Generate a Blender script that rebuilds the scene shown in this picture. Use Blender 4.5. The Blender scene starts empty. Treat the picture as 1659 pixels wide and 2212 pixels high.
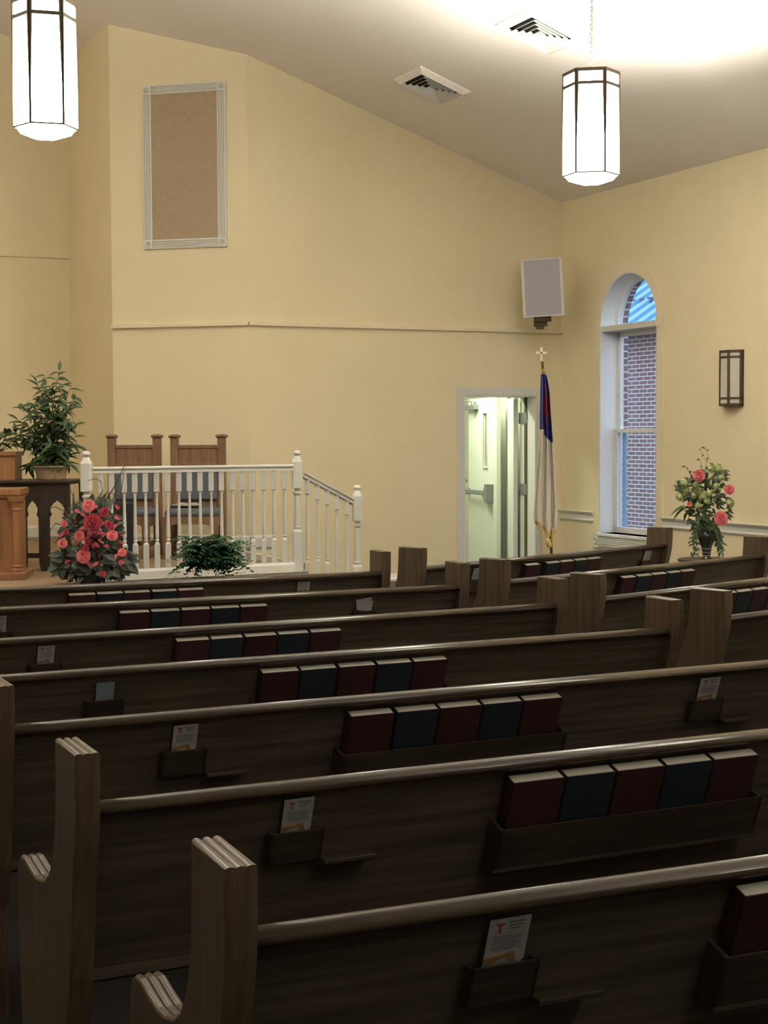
import bpy, bmesh, math, random
from mathutils import Vector as V, Matrix
random.seed(7)
sc = bpy.context.scene; COL = sc.collection
PI = math.pi; R = math.radians
# ------------------------------------------------------------------ camera
F = 3250.0; KD = F / 2700.0; CX, CY = 829.5, 1106.0; EYE = V((0, 0, 1.6))
th = math.atan(161 / F); ro = 0.0045
fw = V((0, math.cos(th), -math.sin(th))); r0 = V((1, 0, 0)); u0 = r0.cross(fw)
RT = math.cos(ro) * r0 - math.sin(ro) * u0; UP = math.sin(ro) * r0 + math.cos(ro) * u0
def ray(x, y): return fw + RT * ((x - CX) / F) - UP * ((y - CY) / F)
def atz(x, y, z): d = ray(x, y); return EYE + d * ((z - EYE.z) / d.z)
def atyr(x, y, Y): d = ray(x, y); return EYE + d * (Y / d.y)
def aty(x, y, Y): return atyr(x, y, Y * KD)
def atpl(x, y, p, n): d = ray(x, y); return EYE + d * ((p - EYE).dot(n) / d.dot(n))
cam = bpy.data.cameras.new('camera'); co = bpy.data.objects.new('camera', cam); COL.objects.link(co)
cam.sensor_fit = 'VERTICAL'; cam.sensor_height = 36; cam.lens = F / 2212 * 36; cam.clip_start = 0.05
M = Matrix((RT, UP, -fw)).transposed().to_4x4(); M.translation = EYE; co.matrix_world = M
sc.camera = co
# ------------------------------------------------------------------ materials
def mat(name, col, rough=0.6, metal=0.0, noise=0.0, scale=(8, 8, 8), bump=0.0, emit=None, es=0.0, spec=0.5, detail=4, coat=0.0):
    m = bpy.data.materials.new(name); m.use_nodes = True; nt = m.node_tree; b = nt.nodes['Principled BSDF']
    b.inputs['Base Color'].default_value = (*col, 1); b.inputs['Roughness'].default_value = rough
    b.inputs['Metallic'].default_value = metal; b.inputs['Specular IOR Level'].default_value = spec
    b.inputs['Coat Weight'].default_value = coat; b.inputs['Coat Roughness'].default_value = 0.15
    if emit: b.inputs['Emission Color'].default_value = (*emit, 1); b.inputs['Emission Strength'].default_value = es
    if noise or bump:
        tc = nt.nodes.new('ShaderNodeTexCoord'); mp = nt.nodes.new('ShaderNodeMapping'); nz = nt.nodes.new('ShaderNodeTexNoise')
        mp.inputs['Scale'].default_value = scale; nz.inputs['Scale'].default_value = 1; nz.inputs['Detail'].default_value = detail
        nt.links.new(tc.outputs['Object'], mp.inputs['Vector']); nt.links.new(mp.outputs[0], nz.inputs['Vector'])
        if noise:
            cr = nt.nodes.new('ShaderNodeValToRGB')
            cr.color_ramp.elements[0].position = 0.3; cr.color_ramp.elements[1].position = 0.7
            cr.color_ramp.elements[0].color = (*[c * (1 - noise) for c in col], 1)
            cr.color_ramp.elements[1].color = (*[min(1, c * (1 + noise)) for c in col], 1)
            nt.links.new(nz.outputs['Fac'], cr.inputs[0]); nt.links.new(cr.outputs[0], b.inputs['Base Color'])
        if bump:
            bp = nt.nodes.new('ShaderNodeBump'); bp.inputs['Strength'].default_value = bump; bp.inputs['Distance'].default_value = 0.01
            nt.links.new(nz.outputs['Fac'], bp.inputs['Height']); nt.links.new(bp.outputs[0], b.inputs['Normal'])
    return m
def brick_mat(name, c1, c2, mortar, vscale):
    m = mat(name, c1, 0.9); nt = m.node_tree; b = nt.nodes['Principled BSDF']
    tc = nt.nodes.new('ShaderNodeTexCoord'); br = nt.nodes.new('ShaderNodeTexBrick'); mp = nt.nodes.new('ShaderNodeMapping')
    mp.inputs['Rotation'].default_value = (PI / 2, 0, 0)
    br.inputs['Color1'].default_value = (*c1, 1); br.inputs['Color2'].default_value = (*c2, 1); br.inputs['Mortar'].default_value = (*mortar, 1)
    br.inputs['Scale'].default_value = 1; br.inputs['Brick Width'].default_value = 0.215 * vscale; br.inputs['Row Height'].default_value = 0.0677 * vscale
    br.inputs['Mortar Size'].default_value = 0.0075 * vscale; br.inputs['Mortar Smooth'].default_value = 0.1
    nt.links.new(tc.outputs['Object'], mp.inputs['Vector']); nt.links.new(mp.outputs[0], br.inputs['Vector']); nt.links.new(br.outputs['Color'], b.inputs['Base Color'])
    return m
WALLC = (0.80, 0.69, 0.46)
m_wall = mat('cream_wall_paint', WALLC, 0.8, noise=0.015, scale=(3, 3, 3), bump=0.04, spec=0.2)
m_ceil = mat('ceiling_paint', (0.88, 0.82, 0.75), 0.9, noise=0.012, scale=(30, 30, 30), bump=0.1, spec=0.1)
m_trim = mat('white_gloss_trim', (0.68, 0.665, 0.60), 0.45, noise=0.01)
m_moul = mat('painted_moulding', (0.80, 0.70, 0.49), 0.6, noise=0.01)
m_win = mat('white_window_vinyl', (0.82, 0.82, 0.82), 0.4, noise=0.01)
m_oakx = mat('dark_oak_long_grain', (0.088, 0.069, 0.050), 0.42, noise=0.4, scale=(2.5, 60, 60), bump=0.05, spec=0.35)
m_rail = mat('polished_oak_cap', (0.055, 0.039, 0.025), 0.24, noise=0.35, scale=(2.5, 70, 70), bump=0.02, spec=0.6)
m_oakz = mat('oak_upright_grain', (0.092, 0.062, 0.038), 0.33, noise=0.35, scale=(55, 40, 2.5), bump=0.05, spec=0.45)
m_rack = mat('dark_oak_rack', (0.045, 0.033, 0.024), 0.5, noise=0.3, scale=(4, 50, 50), spec=0.25)
m_reed = mat('oak_reeded_edge', (0.17, 0.11, 0.055), 0.25, noise=0.3, scale=(60, 30, 5), spec=0.6)
m_chair = mat('warm_oak', (0.215, 0.118, 0.064), 0.45, noise=0.25, scale=(40, 40, 4), bump=0.03)
m_pulpit = mat('orange_oak', (0.31, 0.145, 0.062), 0.4, noise=0.22, scale=(30, 30, 3), bump=0.03)
m_dark = mat('near_black_walnut', (0.035, 0.022, 0.016), 0.45, noise=0.3, scale=(30, 30, 4), bump=0.03)
m_carpet = mat('brown_carpet', (0.022, 0.018, 0.016), 0.97, noise=0.35, scale=(120, 120, 120), bump=0.6)
m_stage = mat('tan_platform_carpet', (0.30, 0.20, 0.11), 0.95, noise=0.25, scale=(90, 90, 90), bump=0.4)
m_blue = mat('dusty_blue_upholstery', (0.11, 0.122, 0.14), 0.9, noise=0.2, scale=(150, 150, 150), bump=0.3)
m_red = mat('maroon_bookcloth', (0.036, 0.009, 0.012), 0.6, noise=0.15, scale=(90, 90, 90))
m_navy = mat('navy_bookcloth', (0.008, 0.016, 0.026), 0.6, noise=0.15, scale=(90, 90, 90))
m_page = mat('paper_page_edges', (0.50, 0.47, 0.39), 0.8, noise=0.12, scale=(4, 300, 4))
m_card = mat('pale_card_stock', (0.34, 0.335, 0.33), 0.6, noise=0.06, scale=(30, 30, 30))
m_cardb = mat('blue_grey_card', (0.20, 0.26, 0.30), 0.6, noise=0.05)
m_ink = mat('grey_print', (0.13, 0.14, 0.16), 0.7)
m_redink = mat('dull_red_print', (0.28, 0.06, 0.06), 0.7)
m_orink = mat('brown_print_band', (0.28, 0.15, 0.06), 0.7)
m_bronze = mat('dark_bronze', (0.10, 0.075, 0.045), 0.45, metal=0.6, noise=0.15)
m_brass = mat('pale_brass', (0.72, 0.58, 0.36), 0.3, metal=0.7)
m_canopy = mat('antique_brass_canopy', (0.07, 0.05, 0.025), 0.5, noise=0.1)
m_gold = mat('gold_fringe', (0.66, 0.46, 0.16), 0.6, noise=0.25, scale=(200, 200, 10))
m_black = mat('matte_black', (0.012, 0.012, 0.012), 0.7, noise=0.2, scale=(100, 100, 100))
m_grille = mat('speaker_grille_cloth', (0.44, 0.41, 0.44), 0.85, noise=0.06, scale=(200, 200, 200), bump=0.2)
m_weave = mat('tan_woven_panel', (0.42, 0.32, 0.21), 0.95, noise=0.14, scale=(160, 160, 18), bump=0.4)
m_frost = mat('frosted_unlit_glass', (0.56, 0.52, 0.45), 0.35)
m_metal = mat('satin_steel', (0.27, 0.28, 0.27), 0.35, metal=0.4)
m_hinge = mat('dull_steel_hinge', (0.22, 0.23, 0.21), 0.5)
m_door = mat('pale_green_white_door', (0.78, 0.80, 0.72), 0.5, noise=0.01)
m_hallw = mat('hall_wall_paint', (0.70, 0.72, 0.60), 0.8, noise=0.02)
m_leaf = mat('ficus_leaf', (0.055, 0.10, 0.035), 0.45, noise=0.5, scale=(9, 9, 9))
m_fern = mat('fern_green', (0.025, 0.085, 0.03), 0.55, noise=0.5, scale=(14, 14, 14))
m_dleaf = mat('dusky_leaf', (0.055, 0.065, 0.04), 0.55, noise=0.6, scale=(18, 18, 18))
m_gleaf = mat('arrangement_leaf', (0.05, 0.085, 0.03), 0.5, noise=0.5, scale=(20, 20, 20))
m_stem = mat('brown_stem', (0.10, 0.07, 0.035), 0.8, noise=0.3)
m_rose = mat('coral_pink_petals', (0.85, 0.22, 0.23), 0.6, noise=0.3, scale=(40, 40, 40))
m_rosed = mat('deep_pink_petals', (0.50, 0.06, 0.09), 0.6, noise=0.3, scale=(40, 40, 40))
m_hyd = mat('lime_cream_petals', (0.50, 0.56, 0.26), 0.7, noise=0.3, scale=(50, 50, 50))
m_basket = mat('tan_basket', (0.33, 0.23, 0.13), 0.8, noise=0.35, scale=(30, 30, 90), bump=0.4)
m_soil = mat('potting_soil', (0.03, 0.02, 0.012), 1.0, noise=0.4)
m_vase = mat('pewter_glass_vase', (0.05, 0.045, 0.04), 0.15, metal=0.4, spec=0.8)
m_flagb = mat('flag_blue_satin', (0.045, 0.055, 0.25), 0.5, noise=0.1)
m_flagr = mat('flag_red_satin', (0.30, 0.045, 0.05), 0.5, noise=0.1)
m_flagw = mat('flag_white_satin', (0.78, 0.72, 0.62), 0.5, noise=0.03)
m_brick = brick_mat('red_brick', (0.22, 0.115, 0.115), (0.27, 0.15, 0.14), (0.75, 0.72, 0.72), 1)
m_roof = mat('pale_blue_metal_roof', (0.42, 0.70, 0.80), 0.4, noise=0.04)
m_roofd = mat('slate_snow_guard', (0.10, 0.13, 0.20), 0.6)
m_gut = mat('white_gutter', (0.8, 0.82, 0.85), 0.5)
m_ground = mat('asphalt', (0.08, 0.08, 0.08), 0.95, noise=0.3, scale=(20, 20, 20))
m_strip = mat('pale_blue_strip', (0.30, 0.62, 0.90), 0.4)
def glassm():
    m = bpy.data.materials.new('window_glass'); m.use_nodes = True; nt = m.node_tree; nt.nodes.clear()
    o = nt.nodes.new('ShaderNodeOutputMaterial'); mx = nt.nodes.new('ShaderNodeMixShader'); t = nt.nodes.new('ShaderNodeBsdfTransparent'); g = nt.nodes.new('ShaderNodeBsdfGlossy')
    g.inputs['Roughness'].default_value = 0.02; t.inputs[0].default_value = (0.93, 0.96, 0.97, 1); mx.inputs[0].default_value = 0.08
    nt.links.new(t.outputs[0], mx.inputs[1]); nt.links.new(g.outputs[0], mx.inputs[2]); nt.links.new(mx.outputs[0], o.inputs[0]); return m
m_glass = glassm()
LAMP = 28.0
def lampm(name, z0, z1, e0, e1, c=(1.0, 0.98, 0.89)):
    m = bpy.data.materials.new(name); m.use_nodes = True; nt = m.node_tree; b = nt.nodes['Principled BSDF']
    b.inputs['Base Color'].default_value = (0.8, 0.75, 0.65, 1); b.inputs['Roughness'].default_value = 0.4
    b.inputs['Emission Color'].default_value = (*c, 1)
    tc = nt.nodes.new('ShaderNodeTexCoord'); sp = nt.nodes.new('ShaderNodeSeparateXYZ'); mr = nt.nodes.new('ShaderNodeMapRange')
    mr.inputs['From Min'].default_value = z0; mr.inputs['From Max'].default_value = z1; mr.inputs['To Min'].default_value = e0; mr.inputs['To Max'].default_value = e1
    nt.links.new(tc.outputs['Object'], sp.inputs[0]); nt.links.new(sp.outputs['Z'], mr.inputs['Value']); nt.links.new(mr.outputs[0], b.inputs['Emission Strength'])
    return m
m_lamp = lampm('lit_lantern_glass', 0.0, 0.72, LAMP, LAMP * 0.7)
# ------------------------------------------------------------------ mesh helpers
class MB:
    def __init__(s): s.v = []; s.f = []; s.smooth = []
    def add(s, vs, fs, sm=False):
        k = len(s.v); s.v += [V(a) for a in vs]; s.f += [[i + k for i in f] for f in fs]; s.smooth += [sm] * len(fs); return s
    def box(s, a, b):
        x0, y0, z0 = a; x1, y1, z1 = b
        return s.add([(x0, y0, z0), (x1, y0, z0), (x1, y1, z0), (x0, y1, z0), (x0, y0, z1), (x1, y0, z1), (x1, y1, z1), (x0, y1, z1)],
                     [(0, 3, 2, 1), (4, 5, 6, 7), (0, 1, 5, 4), (1, 2, 6, 5), (2, 3, 7, 6), (3, 0, 4, 7)])
    def prism(s, pts, d):      # pts: 3D polygon, d: offset vector
        d = V(d); n = len(pts); P = [V(p) for p in pts]
        return s.add(P + [p + d for p in P], [list(range(n)), list(range(2 * n - 1, n - 1, -1))] + [(i, i + n, (i + 1) % n + n, (i + 1) % n) for i in range(n)])
    def rings(s, rings, cap=True, sm=True, closed=True):
        k = len(s.v); n = len(rings[0]); fs = []
        for i in range(len(rings) - 1):
            for j in range(n if closed else n - 1):
                a = i * n + j; b = i * n + (j + 1) % n; fs.append((a, b, b + n, a + n))
        s.add([p for r in rings for p in r], fs, sm)
        if cap and closed:
            m = len(rings) - 1
            s.f.append([k + j for j in range(n)][::-1]); s.smooth.append(False)
            s.f.append([k + m * n + j for j in range(n)]); s.smooth.append(False)
        return s
    def lathe(s, prof, c=(0, 0, 0), n=20, sm=True):
        c = V(c); return s.rings([[c + V((r * math.cos(2 * PI * j / n), r * math.sin(2 * PI * j / n), z)) for j in range(n)] for r, z in prof], sm=sm)
    def turned(s, secs, c=(0, 0, 0), n=16):   # (z, half width, square 0..1)
        c = V(c); rs = []
        for z, r, q in secs:
            ring = []
            for j in range(n):
                a = 2 * PI * (j + 0.5) / n; ca, sa = math.cos(a), math.sin(a); k = max(abs(ca), abs(sa)); f = (1 / k) * q + (1 - q)
                ring.append(c + V((ca * f * r, sa * f * r, z)))
            rs.append(ring)
        return s.rings(rs, sm=False)
    def tube(s, pts, r, n=8, taper=None):
        P = [V(p) for p in pts]; rs = []
        for i, p in enumerate(P):
            t = (P[min(i + 1, len(P) - 1)] - P[max(i - 1, 0)]).normalized()
            a = t.cross(V((0, 0, 1)))
            if a.length < 0.05: a = t.cross(V((0, 1, 0)))
            a.normalize(); b = t.cross(a); rr = r if taper is None else r + (taper - r) * i / (len(P) - 1)
            rs.append([p + (a * math.cos(2 * PI * j / n) + b * math.sin(2 * PI * j / n)) * rr for j in range(n)])
        return s.rings(rs)
    def ball(s, c, r, n=10, sq=(1, 1, 1)):
        c = V(c); rs = []
        for i in range(1, n):
            a = PI * i / n; rs.append([c + V((r * sq[0] * math.sin(a) * math.cos(2 * PI * j / (n + 4)), r * sq[1] * math.sin(a) * math.sin(2 * PI * j / (n + 4)), -r * sq[2] * math.cos(a))) for j in range(n + 4)])
        return s.rings(rs)
    def leaf(s, p, d, up, L, w, bend=0.3, nseg=4):
        p = V(p); d = V(d).normalized(); sd = d.cross(V(up))
        if sd.length < 0.05: sd = d.cross(V((1, 0, 0)))
        sd.normalize(); nn = sd.cross(d); vs = []; fs = []
        for i in range(nseg + 1):
            t = i / nseg; ww = w * math.sin(PI * (0.06 + 0.94 * t) ** 0.8) * 0.5 if i < nseg else 0.001
            c = p + d * (L * t) - nn * (bend * L * t * t)
            vs += [c - sd * ww + nn * ww * 0.35, c, c + sd * ww + nn * ww * 0.35]
        for i in range(nseg):
            k = 3 * i; fs += [(k, k + 1, k + 4, k + 3), (k + 1, k + 2, k + 5, k + 4)]
        return s.add(vs, fs, True)
    def build(s, name, m, parent=None, bevel=0.0, solid=0.0, T=None):
        me = bpy.data.meshes.new(name); vv = [(T @ v) if T else v for v in s.v]
        me.from_pydata([tuple(v) for v in vv], [], s.f)
        for p, q in zip(me.polygons, s.smooth): p.use_smooth = q
        me.materials.append(m); me.validate(); 
        bm = bmesh.new(); bm.from_mesh(me); bmesh.ops.recalc_face_normals(bm, faces=bm.faces); bm.to_mesh(me); bm.free()
        o = bpy.data.objects.new(name, me); COL.objects.link(o)
        if parent: o.parent = parent
        if solid: md = o.modifiers.new('solid', 'SOLIDIFY'); md.thickness = solid; md.offset = 0
        if bevel: md = o.modifiers.new('bevel', 'BEVEL'); md.width = bevel; md.segments = 2; md.limit_method = 'ANGLE'; md.angle_limit = R(40)
        return o
def tag(o, label=None, cat=None, group=None, kind=None):
    if label: o['label'] = label
    if cat: o['category'] = cat
    if group: o['group'] = group
    if kind: o['kind'] = kind
    return o
def thing(name, loc, rz, label, cat, group=None):
    o = bpy.data.objects.new(name, None); COL.objects.link(o); o.location = loc; o.rotation_euler = (0, 0, rz); o.empty_display_size = 0.1
    return tag(o, label, cat, group)
def struct(o, label=None): o['kind'] = 'structure'; return tag(o, label) if label else o
def frame(o, d):    # 4x4 : x axis d (horizontal), z up
    d = V((d[0], d[1], 0)).normalized(); y = V((0, 0, 1)).cross(d); m = Matrix((d, y, V((0, 0, 1)))).transposed().to_4x4(); m.translation = V((o[0], o[1], 0)); return m
def copy_tree(o, parent=None):
    c = o.copy(); COL.objects.link(c)
    if parent: c.parent = parent
    for ch in list(o.children): copy_tree(ch, c)
    return c
# ------------------------------------------------------------------ room plan
C0 = aty(1212, 1100, 12.8); C0.z = 0
CR = 0.856
E1 = atz(1659, 1134.5, CR); E1.z = 0
dR = (E1 - C0).normalized(); nR = V((-dR.y, dR.x, 0)); nR = nR if nR.x > 0 else -nR       # outward normal of right wall
W1 = aty(537, 699, 11.7); ZM = W1.z; W1.z = 0
W2 = atz(243, 706, ZM); W2.z = 0
W3 = aty(150, 555, 13.15); W3.z = 0
dF = (C0 - W1).normalized(); nF = V((-dF.y, dF.x, 0))                                      # outward (away from camera)
dA = (W1 - W2).normalized(); nA = V((-dA.y, dA.x, 0))
dB = V((math.cos(R(21)), math.sin(R(21)), 0)); nB = V((-dB.y, dB.x, 0))
W4 = W3 - dB * 5.0
ZE = atpl(1212, 438, C0, nR).z
h1 = atpl(535, 118, W1, nF).z
def dist(p): return (C0 - V((p[0], p[1], 0))).dot(nR)
SL = (h1 - ZE) / dist(W1); RIDGE = 7.2
def ch(p):
    d = dist(p); return ZE + SL * (d if d < RIDGE else 2 * RIDGE - d)
CN = V((nR.x * SL, nR.y * SL, 1)).normalized(); CP = V((C0.x, C0.y, ZE))    # plane of the visible roof slope
def onceil(px, py): return atpl(px, py, CP, CN)
def wallseg(mb, a, b, n, z0=0.0, t=0.3, top=None):
    za = top if top is not None else ch(a) + 0.02; zb = top if top is not None else ch(b) + 0.02
    mb.prism([(a.x, a.y, z0), (b.x, b.y, z0), (b.x, b.y, zb), (a.x, a.y, za)], n * t)
STZ = 0.55
# floor
BACK = -3.5; LD = 2 * RIDGE
L0 = C0 - nR * LD
def far(p, k): return p + dR * k
mb = MB(); mb.box((-14, -8, -0.2), (12, 18, 0)); struct(mb.build('floor', m_carpet))
# right wall with arched window
def rw(px, py): p = atpl(px, py, C0, nR); return (p - C0).dot(dR), p.z
s0, _ = rw(1297, 900); s1, _ = rw(1420.5, 900); zs = rw(1290, 1150)[1]; zt = rw(1360, 698)[1]; ztop = rw(1360, 587)[1]
LEN = 27.0
def P(s, z, off=0.0): q = C0 + dR * s + nR * off; return V((q.x, q.y, z))
arc = []
for i in range(21):
    a = PI - PI * i / 20; arc.append(((s0 + s1) / 2 + (s1 - s0) / 2 * math.cos(a), zt + (ztop - zt) * math.sin(a)))
TH = 0.30
def rwall(off, t, mname, name):
    mb = MB()
    mb.prism([P(-0.3 if off else 0.0, 0, off), P(s0, 0, off), P(s0, ZE, off), P(-0.3 if off else 0.0, ZE, off)], nR * t)
    mb.prism([P(s1, 0, off), P(LEN, 0, off), P(LEN, ZE, off), P(s1, ZE, off)], nR * t)
    mb.prism([P(s0, 0, off), P(s1, 0, off), P(s1, zs, off), P(s0, zs, off)], nR * t)
    for (a, za), (b, zb) in zip(arc[:-1], arc[1:]):
        mb.prism([P(a, za, off), P(b, zb, off), P(b, ZE, off), P(a, ZE, off)], nR * t)
    return mb
struct(rwall(0, 0.2, None, None).build('wall_right', m_wall))
FRB = frame(C0 + nR * 0.2, dR)
mbx = rwall(0.2, 0.12, None, None); inv = FRB.inverted()
o = mbx.build('wall_right_brick', m_brick, T=inv); o.name = 'wall_outer_right'; o.matrix_world = FRB; struct(o)
# front wall with door opening
def fwp(px, py): p = atpl(px, py, C0, nF); return (p - C0).dot(dF), p.z
dl, _ = fwp(1001.5, 1000); dr, _ = fwp(1157, 1000); dz = fwp(1080, 854)[1]
FL = (W1 - C0).dot(dF)
def Q(s, z, off=0.0): q = C0 + dF * s + nF * off; return V((q.x, q.y, z))
def chs(s): return ch(Q(s, 0)) + 0.02
mb = MB()
mb.prism([Q(FL, 0), Q(dl, 0), Q(dl, chs(dl)), Q(FL, chs(FL))], nF * 0.3)
mb.prism([Q(dl, dz), Q(dr, dz), Q(dr, chs(dr)), Q(dl, chs(dl))], nF * 0.3)
mb.prism([Q(dr, 0), Q(0, 0), Q(0, chs(0)), Q(dr, chs(dr))], nF * 0.3)
struct(mb.build('wall_front', m_wall))
mb = MB(); wallseg(mb, W2, W1, nA); struct(mb.build('wall_front_angled', m_wall))
dS = (W2 - W3).normalized(); nS = V((-dS.y, dS.x, 0)); nS = nS if nS.x > 0 else -nS
mb = MB(); wallseg(mb, W3, W2, nS, t=0.2); struct(mb.build('wall_recess_side', m_wall))
fr_ = (RIDGE - dist(W3)) / (dist(W4) - dist(W3)); WR = W3.lerp(W4, fr_) if 0 < fr_ < 1 else W4
mb = MB(); wallseg(mb, WR, W3, nB); wallseg(mb, W4, WR, nB); struct(mb.build('wall_recess_back', m_wall))
# unseen rest of the shell
Lb = L0 + dR * LEN; Lf = L0 - dR * 1.0; Rb = C0 + dR * LEN
mb = MB(); mb.prism([(Lb.x, Lb.y, 0), (Lf.x, Lf.y, 0), (Lf.x, Lf.y, ZE), (Lb.x, Lb.y, ZE)], -nR * 0.3); struct(mb.build('wall_left', m_wall))
Mb = (Lb + Rb) / 2
mb = MB(); mb.prism([(Lb.x, Lb.y, 0), (Rb.x, Rb.y, 0), (Rb.x, Rb.y, ZE), (Mb.x, Mb.y, ZE + SL * RIDGE), (Lb.x, Lb.y, ZE)], dR * 0.3); struct(mb.build('wall_back', m_wall))
mb = MB(); mb.prism([(W4.x, W4.y, 0), (Lf.x, Lf.y, 0), (Lf.x, Lf.y, ch(Lf)), (W4.x, W4.y, ch(W4) + 0.02)], V((0, 0.3, 0))); struct(mb.build('wall_front_left', m_wall))
# ceiling: two slopes
def slab(d0, d1, name):
    a = C0 - nR * d0 - dR * 5.5; b = C0 - nR * d1 - dR * 5.5; c = C0 - nR * d1 + dR * LEN; d = C0 - nR * d0 + dR * LEN
    hh = lambda d_: ZE + SL * (d_ if d_ <= RIDGE else 2 * RIDGE - d_)
    mb = MB(); mb.prism([(a.x, a.y, hh(d0)), (b.x, b.y, hh(d1)), (c.x, c.y, hh(d1)), (d.x, d.y, hh(d0))], (0, 0, 0.15)); return struct(mb.build(name, m_ceil))
slab(-0.0, RIDGE, 'ceiling'); slab(RIDGE, LD, 'ceiling_left')
# mouldings
def trim(name, a, b, n, z0, z1, t=0.02, m=None, prof=None):
    mb = MB(); prof = prof or [(0, z0), (-t, z0 + 0.2 * (z1 - z0)), (-t, z1 - 0.2 * (z1 - z0)), (0, z1)]
    pa = [V((a.x, a.y, z)) + n * o_ for o_, z in prof]; mb.prism(pa, V((b.x - a.x, b.y - a.y, 0))); return struct(mb.build(name, m or m_moul))
trim('trim_1', W1, C0, nF, ZM - 0.025, ZM + 0.02, 0.035)
trim('trim_2', W2, W1, nA, ZM - 0.025, ZM + 0.02, 0.035)
zb_ = atpl(80, 554, W3, nB).z
trim('trim_3', W4, W3, nB, zb_ - 0.015, zb_ + 0.015, 0.02)
def chair_rail(name, sa, sb):
    pr = [(0, CR - 0.10), (-0.015, CR - 0.10), (-0.022, CR - 0.085), (-0.012, CR - 0.07), (-0.012, CR - 0.035), (-0.03, CR - 0.02), (-0.04, CR - 0.004), (0, CR)]
    trim(name, P(sa, 0), P(sb, 0), nR, 0, 0, m=m_trim, prof=pr)
CS = 0.10   # casing width
chair_rail('trim_4', 0.0, s0 - CS); chair_rail('trim_5', s1 + CS, LEN)
trim('baseboard_front', W1, Q(dl - 0.09, 0), nF, 0.0, 0.12, 0.015, m_trim)
trim('baseboard_front_stage', W2, W1, nA, STZ, STZ + 0.14, 0.02, m_trim)
trim('baseboard_front_steps', W1, Q(FL + 0.25, 0), nF, STZ, STZ + 0.14, 0.02, m_trim)
trim('baseboard_recess', W4, W3, nB, STZ, STZ + 0.15, 0.02, m_trim)
trim('baseboard_right', P(0, 0), P(LEN, 0), nR, 0.0, 0.12, 0.015, m_trim)
# ------------------------------------------------------------------ window
win = thing('window_1', P((s0 + s1) / 2, 0), 0, None, None); win['kind'] = 'structure'; wi = Matrix.Translation(-win.location)
def ww(mb, name, m, bevel=0.0, lab=None):
    o_ = mb.build(name, m, win, bevel, T=wi)
    if lab: o_['label'] = lab
    return o_
mb = MB()   # casing
mb.prism([P(s0 - CS, zs - 0.01, -0.015), P(s0, zs - 0.01, -0.015), P(s0, zt, -0.015), P(s0 - CS, zt, -0.015)], nR * 0.02)
mb.prism([P(s1, zs - 0.01, -0.015), P(s1 + CS, zs - 0.01, -0.015), P(s1 + CS, zt, -0.015), P(s1, zt, -0.015)], nR * 0.02)
cx = (s0 + s1) / 2; ra = (s1 - s0) / 2; rz = ztop - zt
def arcp(e, k, n=24): a = PI - PI * k / n; return cx + (ra + e) * math.cos(a), zt + (rz + e) * math.sin(a)
for k in range(24):
    a, b, c, d = arcp(0, k), arcp(0, k + 1), arcp(CS, k + 1), arcp(CS, k)
    mb.prism([P(*a, -0.015), P(*b, -0.015), P(*c, -0.015), P(*d, -0.015)], nR * 0.02)
ww(mb, 'casing', m_moul)
mb = MB(); e = 0.006
for s_ in (s0 - CS / 2, s1 + CS / 2): mb.prism([P(s_ - CS / 2 - .01, zt - 0.06, -0.022), P(s_ + CS / 2, zt - 0.06, -0.022), P(s_ + CS / 2, zt + .04, -0.022), P(s_ - CS / 2 - .01, zt + .04, -0.022)], nR * 0.03)
ww(mb, 'impost_block', m_moul, 0.003)
mb = MB()   # lining of the reveal (jambs, arch)
for s_, q in ((s0, 1), (s1, -1)): mb.prism([P(s_, zs, -0.01), P(s_ + q * 0.012, zs, -0.01), P(s_ + q * 0.012, zt, -0.01), P(s_, zt, -0.01)], nR * 0.26)
for k in range(24):
    a, b, c, d = arcp(0, k), arcp(0, k + 1), arcp(-0.012, k + 1), arcp(-0.012, k)
    mb.prism([P(*a, -0.01), P(*b, -0.01), P(*c, -0.01), P(*d, -0.01)], nR * 0.26)
ww(mb, 'jamb_lining', m_win)
mb = MB(); mb.prism([P(s0, zt - 0.055, 0.0), P(s1, zt - 0.055, 0.0), P(s1, zt, 0.0), P(s0, zt, 0.0)], nR * 0.24)
ww(mb, 'transom', m_trim, 0.004)
# sill with fluted apron and corner blocks
mb = MB()
z0 = zs
mb.prism([P(s0 - 0.02, z0, -0.03), P(s1 + 0.02, z0, -0.03), P(s1 + 0.02, z0 - 0.03, -0.03), P(s0 - 0.02, z0 - 0.03, -0.03)], nR * 0.27)
ww(mb, 'sill', m_win, 0.004)
mb = MB()
prof = [(0, -0.03), (-0.012, -0.03)]
for k in range(5): zz = -0.04 - k * 0.019; prof += [(-0.02, zz), (-0.02, zz - 0.010), (-0.012, zz - 0.013), (-0.012, zz - 0.017)]
prof += [(-0.012, -0.14), (0, -0.14)]
pa = [P(s0 - CS + 0.01 + 0.09, z0 + z, o_) for o_, z in prof]; mb.prism(pa, dR * (s1 - s0 + 2 * CS - 0.2)); ww(mb, 'fluted_apron', m_trim)
for s_ in (s0 - CS, s1 + CS - 0.1):
    mb = MB(); mb.prism([P(s_, z0 - 0.145, -0.024), P(s_ + 0.1, z0 - 0.145, -0.024), P(s_ + 0.1, z0 - 0.02, -0.024), P(s_, z0 - 0.02, -0.024)], nR * 0.03)
    c = P(s_ + 0.05, z0 - 0.08, -0.026)
    for rr in (0.034, 0.018): mb.rings([[c + (dR * math.cos(t_) + V((0, 0, 1)) * math.sin(t_)) * rr * f - nR * g for t_ in [2 * PI * j / 16 for j in range(16)]] for f, g in ((1, -0.002), (0.9, 0.006), (0.7, 0.006), (0.65, 0.0))])
    ww(mb, 'corner_block', m_trim)
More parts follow.
